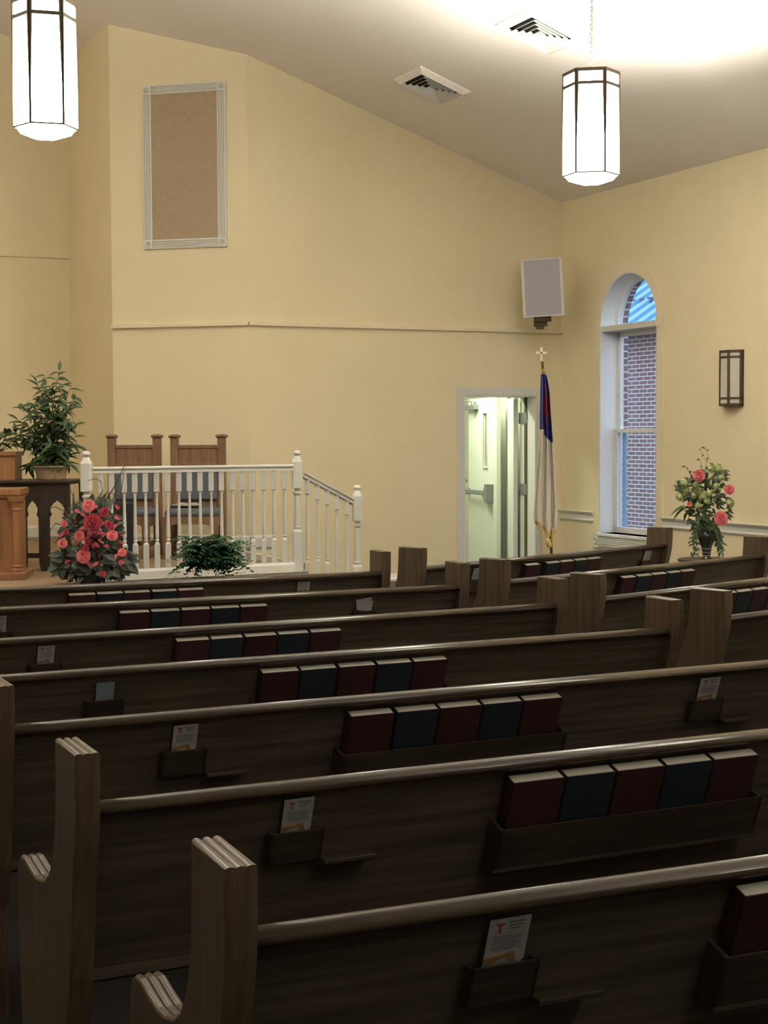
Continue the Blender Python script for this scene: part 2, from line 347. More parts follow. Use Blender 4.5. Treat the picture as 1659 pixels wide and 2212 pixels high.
# sashes
zm = rw(1372, 930)[1]; OF = 0.15
def bar(mb, a, b, w, off, t=0.04):     # a,b (s,z) vertical or horizontal bar centre line
    (sa, za), (sb, zb) = a, b
    if abs(sa - sb) < 1e-6: mb.prism([P(sa - w / 2, za, off), P(sa + w / 2, za, off), P(sa + w / 2, zb, off), P(sa - w / 2, zb, off)], nR * t)
    else: mb.prism([P(sa, za - w / 2, off), P(sb, za - w / 2, off), P(sb, za + w / 2, off), P(sa, za + w / 2, off)], nR * t)
i0, i1 = s0 + 0.02, s1 - 0.02
mb = MB(); zt2 = zt - 0.055
for s_ in (i0 + 0.018, i1 - 0.018): bar(mb, (s_, zm), (s_, zt2), 0.05, OF + 0.04)
bar(mb, (i0, zt2 - 0.02), (i1, zt2 - 0.02), 0.04, OF + 0.04); bar(mb, (i0, zm), (i1, zm), 0.035, OF + 0.04)
up = ww(mb, 'upper_sash', m_win, 0.003)
mb = MB(); 
for s_ in (i0 + 0.022, i1 - 0.022): bar(mb, (s_, zs), (s_, zm), 0.055, OF)
bar(mb, (i0, zs + 0.03), (i1, zs + 0.03), 0.06, OF); bar(mb, (i0, zm), (i1, zm), 0.04, OF)
ww(mb, 'lower_sash', m_win, 0.003)
mb = MB(); bar(mb, (i0 + 0.085, zs + 0.06), (i0 + 0.085, zm - 0.02), 0.05, OF + 0.06, 0.01); ww(mb, 'blue_strip', m_strip, lab='bright blue strip beside the lower pane')  # plain pale-blue upright strip outside the lower pane
mb = MB()
for k in range(24):
    a, b, c, d = arcp(-0.012, k), arcp(-0.012, k + 1), arcp(-0.05, k + 1), arcp(-0.05, k)
    mb.prism([P(*a, OF + 0.02), P(*b, OF + 0.02), P(*c, OF + 0.02), P(*d, OF + 0.02)], nR * 0.04)
ww(mb, 'arch_frame', m_win)
mb = MB(); mb.prism([P(i0, zs + 0.05, OF + 0.018), P(i1, zs + 0.05, OF + 0.018), P(i1, zm, OF + 0.018), P(i0, zm, OF + 0.018)], nR * 0.004)
mb.prism([P(i0, zm, OF + 0.058), P(i1, zm, OF + 0.058), P(i1, zt2, OF + 0.058), P(i0, zt2, OF + 0.058)], nR * 0.004)
mb.prism([P(*arcp(-0.02, k), OF + 0.04) for k in range(25)], nR * 0.004)
ww(mb, 'glass', m_glass)
# ------------------------------------------------------------------ door opening
dt = thing('door_1', Q((dl + dr) / 2, 0), 0, None, None); dt['kind'] = 'structure'; di = Matrix.Translation(-dt.location)
def dd(mb, name, m, bevel=0.0, par=None): return mb.build(name, m, par or dt, bevel, T=di)
cw = 0.075
mb = MB()
mb.prism([Q(dl - cw, 0, -0.018), Q(dl, 0, -0.018), Q(dl, dz + cw, -0.018), Q(dl - cw, dz + cw, -0.018)], nF * 0.02)
mb.prism([Q(dr, 0, -0.018), Q(dr + cw * 0.6, 0, -0.018), Q(dr + cw * 0.6, dz + cw, -0.018), Q(dr, dz + cw, -0.018)], nF * 0.02)
mb.prism([Q(dl, dz, -0.018), Q(dr, dz, -0.018), Q(dr, dz + cw, -0.018), Q(dl, dz + cw, -0.018)], nF * 0.02)
dd(mb, 'casing', m_trim, 0.003)
mb = MB()
mb.prism([Q(dr - 0.012, 0, -0.01), Q(dr, 0, -0.01), Q(dr, dz, -0.01), Q(dr - 0.012, dz, -0.01)], nF * 0.32)
mb.prism([Q(dl, 0, -0.01), Q(dl + 0.012, 0, -0.01), Q(dl + 0.012, dz, -0.01), Q(dl, dz, -0.01)], nF * 0.32)
mb.prism([Q(dl, dz - 0.012, -0.01), Q(dr, dz - 0.012, -0.01), Q(dr, dz, -0.01), Q(dl, dz, -0.01)], nF * 0.32)
dd(mb, 'jamb', m_door)
def leafbox(mb, a, b, z0, z1, t=0.044):
    a = V((a.x, a.y, 0)); b = V((b.x, b.y, 0)); d = (b - a).normalized(); n = V((-d.y, d.x, 0))
    mb.prism([V((a.x, a.y, z0)), V((b.x, b.y, z0)), V((b.x, b.y, z1)), V((a.x, a.y, z1))], n * t); return d, n
mb = MB(); hA = Q(dr - 0.035, 0, 0.315); hB = aty(1101, 1000, 13.72); leafbox(mb, hA, hB, 0.01, dz - 0.01)
lf = dd(mb, 'leaf', m_door, 0.002)
mb = MB(); mb.prism([Q(dr - 0.0125, 0, 0.155), Q(dr - 0.019, 0, 0.155), Q(dr - 0.019, dz - 0.012, 0.155), Q(dr - 0.0125, dz - 0.012, 0.155)], nF * 0.05); dd(mb, 'gap_shade', m_stem)  # dark strip on the jamb, colour standing in for the shaded door gap
for yy in (903, 1057):
    zc = atyr(1132, yy, 15.45).z; mb = MB()
    mb.prism([Q(dr - 0.0125, zc - 0.055, 0.15), Q(dr - 0.022, zc - 0.055, 0.15), Q(dr - 0.022, zc + 0.055, 0.15), Q(dr - 0.0125, zc + 0.055, 0.15)], nF * 0.15)
    c = Q(dr - 0.025, zc, 0.30); mb.tube([c - V((0, 0, 0.056)), c + V((0, 0, 0.056))], 0.009); dd(mb, 'hinge', m_hinge)
# hallway behind the door
hz = 2.75
def H(s, off, z=0.0): return Q(s, z, off)
mb = MB(); mb.prism([H(dl - 2.2, 3.4), H(dr + 0.7, 3.4), H(dr + 0.7, 3.4, hz), H(dl - 2.2, 3.4, hz)], nF * 0.1); struct(mb.build('wall_hall_back', m_hallw))
mb = MB(); mb.prism([H(dr + 0.7, 0.3), H(dr + 0.7, 3.5), H(dr + 0.7, 3.5, hz), H(dr + 0.7, 0.3, hz)], dF * 0.1); struct(mb.build('wall_hall_right', m_hallw))
mb = MB(); mb.prism([H(dl - 2.2, 0.3), H(dl - 2.2, 3.5), H(dl - 2.2, 3.5, hz), H(dl - 2.2, 0.3, hz)], -dF * 0.1); struct(mb.build('wall_hall_left', m_hallw))
mb = MB(); mb.prism([H(dl - 2.3, 0.3, hz), H(dr + 0.8, 0.3, hz), H(dr + 0.8, 3.5, hz), H(dl - 2.3, 3.5, hz)], (0, 0, 0.1)); struct(mb.build('ceiling_hall', m_hallw))
# partition seen between the two leaves
pa_, pb_ = aty(1076, 1000, 14.1), aty(1104, 1000, 15.2); pa_.z = pb_.z = 0
mb = MB(); d = (pb_ - pa_).normalized(); mb.prism([pa_, pb_, pb_ + V((0, 0, hz)), pa_ + V((0, 0, hz))], V((d.y, -d.x, 0)) * 0.1); struct(mb.build('wall_hall_partition', m_hallw))
# exit door leaf
ea, eb = aty(1012, 862, 14.25), aty(1073, 857, 13.5); ez = 2.03; ea.z = eb.z = 0
ed = (eb - ea).normalized(); en = V((ed.y, -ed.x, 0)); EX = thing('exit_door', ea, 0, 'pale exit door with narrow glass and push bar standing open in the hallway', 'door')
EI = Matrix.Translation(-ea)
def ep(s_, z, off=0.0): q = ea + ed * s_ + en * off; return V((q.x, q.y, z))
el = (eb - ea).length
def esz(px, py): p = atpl(px, py, ea, en); return (p - ea).dot(ed), p.z
g0, gz1 = esz(1045, 893); g1, gz0 = esz(1053, 1008)
mb = MB()
for a, b, c, d in ((0, g0, 0.01, ez), (g1, el, 0.01, ez), (g0, g1, 0.01, gz0), (g0, g1, gz1, ez)): mb.prism([ep(a, c), ep(b, c), ep(b, d), ep(a, d)], -en * 0.044)
mb.build('leaf', m_door, EX, T=EI)
mb = MB(); w = 0.02
for a, b, c, d in ((g0 - w, g0, gz0 - w, gz1 + w), (g1, g1 + w, gz0 - w, gz1 + w), (g0, g1, gz0 - w, gz0), (g0, g1, gz1, gz1 + w)): mb.prism([ep(a, c), ep(b, c), ep(b, d), ep(a, d)], en * 0.012)
mb.build('vision_frame', m_trim, EX, 0.002, T=EI)
mb = MB(); mb.prism([ep(g0, gz0, -0.02), ep(g1, gz0, -0.02), ep(g1, gz1, -0.02), ep(g0, gz1, -0.02)], -en * 0.006); mb.build('vision_glass', mat('wired_dark_glass', (0.16, 0.18, 0.15), 0.2), EX, T=EI)
b0, bz = esz(1010, 1060); b1, bz1 = esz(1064, 1064)
mb = MB(); mb.prism([ep(0.02, bz - 0.025, 0.05), ep(b1 - 0.08, bz - 0.025, 0.05), ep(b1 - 0.08, bz + 0.025, 0.05), ep(0.02, bz + 0.025, 0.05)], en * 0.03); mb.build('push_bar', m_metal, EX, 0.006, T=EI)
mb = MB()
mb.prism([ep(b1 - 0.16, bz - 0.02), ep(b1 - 0.06, bz - 0.10), ep(b1 + 0.02, bz - 0.11), ep(b1 + 0.03, bz + 0.10), ep(b1 - 0.06, bz + 0.10), ep(b1 - 0.10, bz + 0.03)], en * 0.075)
mb.prism([ep(0.0, bz - 0.035), ep(0.06, bz - 0.035), ep(0.06, bz + 0.035), ep(0.0, bz + 0.035)], en * 0.06); mb.build('bar_latch', m_metal, EX, 0.006, T=EI)
c0, cz0 = esz(1010, 881); c1, _ = esz(1034, 881)
mb = MB(); mb.prism([ep(c0 + 0.04, cz0 - 0.025), ep(c1, cz0 - 0.025), ep(c1, cz0 + 0.025), ep(c0 + 0.04, cz0 + 0.025)], en * 0.06); mb.lathe([(0.03, -0.05), (0.03, 0.06)], ep((c0 + c1) / 2 + 0.1, cz0, 0.03), 12); mb.tube([ep((c0 + c1) / 2 + 0.1, cz0 + 0.06, 0.03), ep((c0 + c1) / 2 - 0.1, cz0 + 0.09, 0.16)], 0.008)
mb.build('door_closer', m_metal, EX, 0.003, T=EI)
# slanted handrail glimpsed at the far left of the doorway
hr0, hr1 = aty(996, 985, 15.2), aty(1012, 1030, 15.2)
mb = MB(); mb.tube([hr0 - V((0.3, 0, 0.0)) + V((0, 0, 0.3)), hr1 + V((0.1, 0, -0.2))], 0.03); tag(mb.build('hall_handrail', m_trim), 'white slanted handrail glimpsed in the hallway left of the exit door', 'handrail')
# hallway lamp
q = H((dl + dr) / 2 - 0.3, 1.2, hz - 0.06); T_ = frame(q, dF); T_.translation = q
fl = thing('hall_ceiling_light', q, math.atan2(dF.y, dF.x), 'white fluorescent ceiling light in the hallway behind the doorway', 'ceiling light')
mb = MB(); mb.box((-0.6, -0.15, 0.03), (0.6, 0.15, 0.06)); mb.build('housing', m_trim, fl)
mb = MB(); mb.box((-0.58, -0.13, 0.0), (0.58, 0.13, 0.03)); mb.build('diffuser', mat('fluorescent_diffuser', (0.9, 0.9, 0.9), emit=(0.93, 1.0, 0.78), es=62), fl)
# ------------------------------------------------------------------ outside
B0 = C0 + nR * 6.1; FB = frame(B0, dR)
def Pb(s, z, off=0.0): q = B0 + dR * s + nR * off; return V((q.x, q.y, z))
pz = atpl(1380, 722, B0, nR).z
nb = thing('neighbouring_building', B0, 0, 'red brick building with pale metal roof seen through the arched window', 'building')
nb.rotation_euler = (0, 0, math.atan2(dR.y, dR.x))
mb = MB(); mb.box((-16, -0.3, 0), (8, 0.0, pz)); 
inv = Matrix.Identity(4)
sgn = 1 if (FB.to_3x3() @ V((0, 1, 0))).dot(nR) > 0 else -1
mb = MB(); mb.box((-16, 0 if sgn > 0 else -0.3, 0), (8, 0.3 if sgn > 0 else 0, pz)); mb.build('brick_wall', m_brick, nb)
def yb(v): return v * sgn
mb = MB(); mb.box((-16, min(yb(-0.45), yb(-0.33)), pz - 0.02), (8, max(yb(-0.45), yb(-0.33)), pz + 0.10)); mb.build('gutter', m_gut, nb, 0.02)
mb = MB(); mb.box((-16, min(yb(-0.35), yb(0)), pz - 0.02), (8, max(yb(-0.35), yb(0)), pz + 0.0)); mb.build('soffit', m_gut, nb)
rs_ = 0.62; rl = 7.0
mb = MB(); y0 = -0.42
mb.prism([(-16, yb(y0), pz + 0.08), (8, yb(y0), pz + 0.08), (8, yb(y0 + rl), pz + 0.08 + rl * rs_), (-16, yb(y0 + rl), pz + 0.08 + rl * rs_)], (0, 0, -0.05)); rf = mb.build('roof', m_roof, nb)
mb = MB()
for k in range(60):
    x = -16 + k * 0.4
    mb.prism([(x, yb(y0), pz + 0.08), (x + 0.16, yb(y0), pz + 0.08), (x + 0.16, yb(y0 + rl), pz + 0.08 + rl * rs_), (x, yb(y0 + rl), pz + 0.08 + rl * rs_)], (0, 0, 0.07))
mb.build('roof_rib', mat('blue_roof_rib', (0.16, 0.36, 0.52), 0.4), rf)
RZ = Matrix.Rotation(math.atan2(dR.y, dR.x), 4, 'Z'); RZi = RZ.inverted()
rn = (RZ.to_3x3() @ V((0, -sgn * rs_, 1))).normalized(); rp0 = B0 + (RZ.to_3x3() @ V((0, yb(y0), 0))) + V((0, 0, pz + 0.08))
g1_ = RZi @ (atpl(1366.5, 660, rp0, rn) - B0); g2_ = RZi @ (atpl(1403.5, 654, rp0, rn) - B0); gs = (g2_.x - g1_.x) / 2
for k in range(-6, 9):
    x = g1_.x + gs * k; yy = g1_.y; zz = g1_.z; mb = MB()
    u_ = abs(gs) * 0.24; mb.prism([(x - u_ * .5, yy, zz - 0.06), (x + u_ * .4, yy, zz - 0.06), (x + u_, yy, zz + 0.02), (x + u_ * .8, yy, zz + 0.10), (x - u_, yy, zz + 0.11), (x - u_ * .7, yy, zz + 0.02)], (0, yb(0.05), 0))
    mb.build('snow_guard', m_roofd, rf)
mb = MB(); mb.box((-40, -20, -0.5), (40, 50, -0.21)); struct(mb.build('ground', m_ground))
# ------------------------------------------------------------------ platform (chancel)
Bz, Tz = STZ + 0.07, 1.388
b300 = atz(296, 1229, Bz); b616 = atz(616, 1214.6, Bz); dL = V((b616.x - b300.x, b616.y - b300.y, 0)).normalized(); nL = V((-dL.y, dL.x, 0))
BO = V((b300.x, b300.y, 0))
def bal(px, py): p = atpl(px, py, BO, nL); return (p - BO).dot(dL), p.z
def BP(s, z, off=0.0): q = BO + dL * s + nL * off; return V((q.x, q.y, z))
sl, _ = bal(188, 1100); sr, _ = bal(643, 1150)
n3 = aty(772, 1150, 10.35); s3 = (V((n3.x, n3.y, 0)) - BO).dot(dL)
# platform outline: along the balustrade, then a rounded apron to the left
fr = [BP(sr + 0.05, 0, -0.06), BP(sl, 0, -0.06)]
cc = BP(sl - 0.55, 0, 0.15)
for a in range(0, 91, 10): fr.append(cc + V((0.5 * math.cos(R(-a + 20)), 1.05 * math.sin(R(-a + 20)) * 0.9, 0)))
fr.append(fr[-1] + V((-4.0, -1.2, 0)))
wr = Q(FL + (BP(sr + 0.05, 0) - Q(FL, 0)).dot(dF), 0, -0.02)
top = fr + [W4 + V((-0.3, -0.1, 0)), W4, W3, W2, W1, wr]
mb = MB(); mb.prism([V((p.x, p.y, STZ - 0.03)) for p in top], (0, 0, 0.03)); struct(mb.build('platform', m_stage), None)
mb = MB(); mb.prism([V((p.x, p.y, 0.0)) for p in top], (0, 0, STZ - 0.03)); struct(mb.build('platform_riser', m_trim))
# nosing and fascia under the balustrade, curb at the right edge
mb = MB(); mb.prism([BP(sl - 0.1, STZ - 0.09, -0.10), BP(sl - 0.1, STZ - 0.08, -0.075), BP(sl - 0.1, STZ - 0.02, -0.075), BP(sl - 0.1, STZ, -0.10), BP(sl - 0.1, STZ, -0.05), BP(sl - 0.1, STZ - 0.09, -0.05)], dL * (sr - sl + 0.15)); struct(mb.build('trim_6', m_trim))
a_, b_ = BP(sr + 0.05, 0, 0.05), wr + V((0, -0.05, 0))
mb = MB(); mb.prism([V((a_.x, a_.y, STZ)), V((b_.x, b_.y, STZ)), V((b_.x, b_.y, STZ + 0.05)), V((a_.x, a_.y, STZ + 0.05))], dL * 0.04); struct(mb.build('trim_7', m_trim))
# steps to the right of the platform
mb = MB()
for k, (w_, zz) in enumerate(((0.34, STZ - 0.14), (0.68, STZ - 0.28), (1.02, STZ - 0.42))):
    mb.prism([BP(sr + 0.06, 0, -0.02), BP(sr + 0.06 + w_, 0, -0.02), BP(sr + 0.06 + w_, 0, 1.0), BP(sr + 0.06, 0, 1.0)], (0, 0, zz))
struct(mb.build('steps', m_stage, bevel=0.01))
q = aty(851, 1262, 11.2); zq = q.z
q2 = aty(851, 1243, 11.2)
mb = MB(); mb.lathe([(0.17, 0), (0.17, q2.z - 0.05), (0.195, q2.z - 0.04), (0.20, q2.z - 0.015), (0.185, q2.z)], (0, 0, 0), 28); mb.lathe([(0.07, q2.z), (0.07, q2.z + 0.035), (0.055, q2.z + 0.045)], (0.12, 0.02, 0), 20)
o = mb.build('pedestal', m_trim); o.location = (q.x, q.y, 0); tag(o, 'low round white pedestal on the floor left of the doorway', 'pedestal')
# ------------------------------------------------------------------ balustrade
bt = thing('balustrade', BP((sl + sr) / 2, 0), 0, 'white level balustrade along the platform in front of the two chairs', 'railing')
bt.location.z = STZ; bi = Matrix.Translation(-bt.location)
def newel(px, base, ytop, Yp, par, inv_, tz=None, blk=0.40, low=None):
    p = Yp; z = atyr(px, ytop, p.y).z; w = 0.042
    mb = MB()
    H_ = z - base
    zt_ = H_ - 0.095
    secs = [(0, w, 1), (blk, w, 1), (blk + 0.012, w * 0.85, 1), (blk + 0.02, w * 0.55, 0), (blk + 0.035, w * 0.8, 0), (blk + 0.045, w * 0.68, 0), (zt_ - 0.26, w * 0.56, 0), (zt_ - 0.25, w * 0.82, 0), (zt_ - 0.235, w * 0.82, 0), (zt_ - 0.23, w * 0.5, 0), (zt_ - 0.21, w * 0.5, 0), (zt_ - 0.205, w, 1), (zt_ + 0.0, w, 1), (zt_ + 0.03, w * 0.72, 0.5), (zt_ + 0.05, w * 0.5, 0)]
    if low is not None: secs = [(0, w, 1)] + secs[1:]
    mb.turned(secs); o_ = mb.build('newel_post', m_trim, par, 0.002, T=inv_ @ Matrix.Translation(V((p.x, p.y, base))))
    mb = MB(); mb.lathe([(0.018, zt_ + 0.048), (0.018, zt_ + 0.056), (0.032, zt_ + 0.062), (0.033, zt_ + 0.072), (0.026, zt_ + 0.085), (0.012, zt_ + 0.094)], (0, 0, 0), 16)
    mb.build('finial', m_trim, o_, T=inv_ @ Matrix.Translation(V((p.x, p.y, base))))
    return o_
newel(188, STZ, 974, BP(sl, 0), bt, bi, blk=0.32); newel(642, STZ, 972, BP(sr, 0), bt, bi, blk=0.31)
def handrail(a, b, par, inv_, name='handrail'):
    a = V(a); b = V(b); d = (b - a); n = V((-d.y, d.x, 0)).normalized(); prof = [(-0.022, -0.045), (0.022, -0.045), (0.022, -0.03), (0.014, -0.024), (0.03, -0.012), (0.03, -0.004), (0.018, 0.004), (-0.018, 0.004), (-0.03, -0.004), (-0.03, -0.012), (-0.014, -0.024), (-0.022, -0.03)]
    mb = MB(); mb.prism([a + n * u + V((0, 0, z)) for u, z in prof], d); mb.build(name, m_trim, par, T=inv_)
handrail(BP(sl + 0.04, Tz), BP(sr - 0.04, Tz), bt, bi)
mb = MB(); mb.prism([BP(sl + 0.04, STZ, -0.035), BP(sl + 0.04, Bz - 0.02, -0.035), BP(sl + 0.04, Bz, -0.025), BP(sl + 0.04, Bz, 0.025), BP(sl + 0.04, Bz - 0.02, 0.035), BP(sl + 0.04, STZ, 0.035)], dL * (sr - sl - 0.08)); mb.build('bottom_rail', m_trim, bt, T=bi)
def baluster(p, z0, z1, par, inv_, b0=0.19, b1=0.145):
    h = z1 - z0; w = 0.0185; p = V((p.x, p.y, 0))
    mb = MB(); mb.turned([(0, w, 1), (b0 - 0.01, w, 1), (b0, w * 0.8, 0.3), (b0 + 0.008, w * 0.55, 0), (b0 + 0.02, w * 0.85, 0), (b0 + 0.028, w * 0.6, 0), (b0 + 0.06, w * 0.78, 0), (h - b1 - 0.03, w * 0.5, 0), (h - b1 - 0.02, w * 0.7, 0), (h - b1 - 0.008, w * 0.6, 0), (h - b1, w, 1), (h, w, 1)], n=12)
    return mb.build('baluster', m_trim, par, T=inv_ @ Matrix.Translation(V((p.x, p.y, z0))))
for px in (219, 242, 269, 292, 315, 339, 363, 387, 410, 433, 457, 479, 503, 525, 547, 570, 592, 615):
    s_, _ = bal(px, 1120); baluster(BP(s_, 0), Bz, Tz - 0.045, bt, bi)
# stair railing
N3 = V((n3.x, n3.y, 0)); st = thing('stair_railing', N3, 0, 'white sloping stair railing right of the level balustrade', 'railing'); si = Matrix.Translation(-N3)
step0 = STZ - 0.42
newel(772, 0.0 + step0, 1047, N3, st, si, blk=0.40)
ha = atyr(653, 1019, BP(sr, 0).y + 0.02); hb = atyr(764, 1079, N3.y)
handrail(ha, hb, st, si)
for px, stp in ((663, 1), (684.5, 1), (705, 2), (726, 2), (748, 3)):
    f = (px - 653) / (764 - 653); p = ha.lerp(hb, f); z1 = p.z - 0.035; z0 = STZ - 0.14 * stp
    baluster(p, z0, z1, st, si, b0=(1 if px < 720 else 0.5) * 0.19 + {1: 0.02, 2: 0.13, 3: 0.1}[stp], b1=0.12)
# ------------------------------------------------------------------ pews
def ease(v): return v
PROF = [(-0.03, 0.953), (0.155, 0.953), (0.160, 0.88), (0.165, 0.81), (0.171, 0.768), (0.186, 0.72), (0.205, 0.682), (0.236, 0.64), (0.28, 0.612), (0.334, 0.598), (0.39, 0.592), (0.46, 0.598), (0.51, 0.604), (0.545, 0.600), (0.572, 0.584), (0.586, 0.555), (0.59, 0.49), (0.58, 0.35), (0.56, 0.15), (0.58, 0.0), (0.12, 0.0), (0.10, 0.2), (0.09, 0.32), (0.05, 0.45), (0.022, 0.6), (0.008, 0.68), (-0.012, 0.755), (-0.023, 0.808), (-0.029, 0.88)]
def pew_end(x0, t=0.052, small=False):
    n = len(PROF); N = 24; rings = []
    nor = []
    for i in range(n):
        a = V((*PROF[i - 1], 0)); b = V((*PROF[(i + 1) % n], 0)); d = (b - a).normalized(); nor.append((-d.y, d.x))
    for k in range(N + 1):
        u = k / N; amp = 0.006 * (abs(math.sin(3 * PI * u + 0.0)) ** 0.6) - 0.006
        if k in (0, N): amp = -0.007
        rings.append([V((x0 + t * u, y + nor[i][0] * amp * g, z + nor[i][1] * amp * g)) for i, (y, z) in enumerate(PROF) for g in [1.0 if 0 < i < 19 else (0.5 if i == 0 else 0.12)]])
    mb = MB(); mb.rings(rings, sm=False); return mb
pews = []
RK = 0.36
def backy(z): return 0.012 + RK * (0.82 - z)
def pew(a, b, label, racks, holders, name='pew', group=None, ends=(True, True)):
    a = V((a.x, a.y, 0)); b = V((b.x, b.y, 0)); L = (b - a).length; d = (b - a).normalized(); n = V((-d.y, d.x, 0))
    p = thing('pew', a, math.atan2(d.y, d.x), label, 'pew', group)
    if ends[0]: pew_end(-0.052).build('end_panel', m_oakz, p)
    if ends[1]: pew_end(L).build('end_panel', m_oakz, p)
    mb = MB(); pr = [(-0.008, 0.814), (-0.013, 0.821), (-0.010, 0.830), (-0.002, 0.836), (0.009, 0.8395), (0.018, 0.8405), (0.027, 0.8395), (0.036, 0.835), (0.041, 0.826), (0.040, 0.814)]
    mb.rings([[V((x, y, z)) for y, z in pr] for x in (0, L)], sm=True); mb.build('top_rail', m_rail, p)
    mb = MB(); mb.prism([(0, backy(0.81), 0.81), (0, backy(0.81) + 0.022, 0.81), (0, backy(0.40) + 0.022, 0.40), (0, backy(0.40), 0.40)], (L, 0, 0)); mb.build('back', m_oakx, p)
    mb = MB(); mb.prism([(0, 0.15, 0.41), (0, 0.15, 0.435), (0, 0.53, 0.45), (0, 0.545, 0.44), (0, 0.545, 0.41), (0, 0.53, 0.405)], (L, 0, 0)); mb.prism([(0, 0.50, 0.33), (0, 0.52, 0.33), (0, 0.52, 0.41), (0, 0.50, 0.41)], (L, 0, 0)); mb.build('seat', m_oakx, p)
    for x0, x1 in racks:
        mb = MB(); zb, zl = 0.565, 0.668
        mb.prism([(x0, backy(zl) - 0.062, zl), (x0, backy(zl) - 0.054, zl), (x0, backy(zb) - 0.054, zb), (x0, backy(zb) - 0.062, zb)], (x1 - x0, 0, 0))
        mb.prism([(x0, backy(zb) - 0.062, zb - 0.01), (x0, backy(zb) - 0.062, zb), (x0, backy(zb), zb), (x0, backy(zb), zb - 0.01)], (x1 - x0, 0, 0))
        for xx in (x0, x1 - 0.01):
            mb.prism([(xx, backy(zl) - 0.062, zl), (xx, backy(zl), zl + 0.02), (xx, backy(zb), zb), (xx, backy(zb) - 0.062, zb)], (0.01, 0, 0))
        mb.build('book_rack', m_rack, p, 0.001)
    for xc, zc in holders:
        zb, zl = zc - 0.075, zc; w = 0.065
        mb = MB()
        mb.prism([(xc - w, backy(zl) - 0.028, zl), (xc - w, backy(zl) - 0.02, zl), (xc - w, backy(zb) - 0.02, zb), (xc - w, backy(zb) - 0.028, zb)], (2 * w, 0, 0))
        for xx in (xc - w, xc + w - 0.008): mb.prism([(xx, backy(zl) - 0.028, zl), (xx, backy(zl), zl), (xx, backy(zb), zb), (xx, backy(zb) - 0.028, zb)], (0.008, 0, 0))
        h_ = mb.build('card_holder', m_rack, p, 0.001)
        zz = zb - 0.01
        mb = MB(); mb.prism([(xc + w, backy(zz) - 0.055, zz), (xc + w + 0.13, backy(zz) - 0.055, zz), (xc + w + 0.13, backy(zz), zz), (xc + w, backy(zz), zz)], (0, 0, 0.012))
        mb.build('cup_shelf', m_rack, h_, 0.003)
    return p, d, n, a, L
ordn = ['nearest', 'second nearest', 'third nearest', 'fourth nearest', 'fifth nearest', 'sixth nearest', 'farthest']
def loc_on(px, py, a, n, d, off=0.0, rake=True):
    # solve intersection with the raked back plane shifted by off
    nn = V((0, 1, 0)); w = n * 1.0 + V((0, 0, RK)); w.normalize()
    p0 = V((a.x, a.y, 0)) + n * (backy(0.70) + off) + V((0, 0, 0.70))
    p = atpl(px, py, p0, w); q = p - V((a.x, a.y, 0)); return q.dot(d), p.z
# rows of near block: rail line px ends, end extents (along), books px pairs, cards
def row(a, b, z=0.84): return atz(*a, z), atz(*b, z)
D0 = V((math.cos(R(21.2)), math.sin(R(21.2)), 0))
near = [ # nearest first : (pxA, pxB, extend left, extend right, books[(x0,x1)...] , book top y at first/last, cards)
 dict(a=(545, 2012), b=(1659, 1855), left=None, right=1.75, books=[(1600, 1712, 1990)], ref=(1610, 1990), cards=[(1045, 1145, 1970, 2080, 'p')]),
 dict(a=(210, 1735), b=(1659, 1578), left=None, right=0.85, books=[(1117, 1231, 1668), (1232, 1343, 1650), (1341, 1447, 1638), (1450, 1552, 1627), (1551, 1650, 1615)], cards=[(606, 680, 1712, 1796, 'p')]),
 dict(a=(28, 1568), b=(1659, 1428), left=None, right=0.35, books=[(764, 859, 1525), (865, 956, 1517), (957, 1048, 1510), (1051, 1137, 1502), (1138, 1223, 1493)], cards=[(369, 430, 1555, 1622, 'p'), (1506, 1555, 1458, 1512, 'p')]),
 dict(a=(20, 1458), b=(1443, 1356), left=0.30, right=None, books=[(571, 653, 1435), (656, 735, 1425), (739, 818, 1420), (822, 897, 1415), (900, 974, 1408)], cards=[(204, 249, 1474, 1514, 'b')]),
 dict(a=(0, 1380), b=(1200, 1303), left=0.45, right=None, books=[(385, 458, 1371), (460, 531, 1366), (534, 604, 1362), (606, 673, 1357), (676, 743, 1353)], cards=[(78, 120, 1389, 1435, 'p')]),
 dict(a=(0, 1312), b=(990, 1263), left=0.55, right=None, books=[(261, 327, 1318), (329, 393, 1314), (395, 458, 1311), (460, 521, 1308), (523, 582, 1302)], cards=[(-24, 16, 1330, 1367, 'p'), (770, 808, 1286, 1321, 'w')]),
 dict(a=(0, 1270), b=(822, 1234), left=0.65, right=None, books=[(150, 210, 1277), (212, 270, 1274), (271, 328, 1271), (331, 386, 1269), (388, 444, 1266)], cards=[(641, 671, 1249, 1278, 'p')]),
]
farb = [ # right block, front (farthest) first
 dict(a=(915, 1224), b=(1437, 1174), right=None, books=[(1144, 1173, 1210), (1188, 1217, 1208), (1219, 1247, 1205), (1249, 1276, 1203), (1277, 1305, 1200)], cards=[(1020, 1040, 1222, 1252, 'b'), (1390, 1406, 1188, 1211, 'p')], nm='farthest'),
 dict(a=(1095, 1253), b=(1650, 1197), right=None, books=[(1352, 1381, 1238), (1385, 1416, 1235), (1418, 1448, 1231), (1451, 1479, 1228), (1480, 1509, 1225)], cards=[(1202, 1222, 1257, 1286, 'b')], nm='second farthest'),
 dict(a=(1300, 1290), b=(1659, 1248), right=1.0, books=[(1578, 1600, 1273), (1602, 1634, 1269), (1635, 1668, 1264), (1670, 1702, 1260), (1704, 1736, 1256)], cards=[], nm='third farthest'),
 dict(a=(1570, 1331), b=(1659, 1320), right=1.9, books=[], cards=[], nm='nearest of the angled'),
]
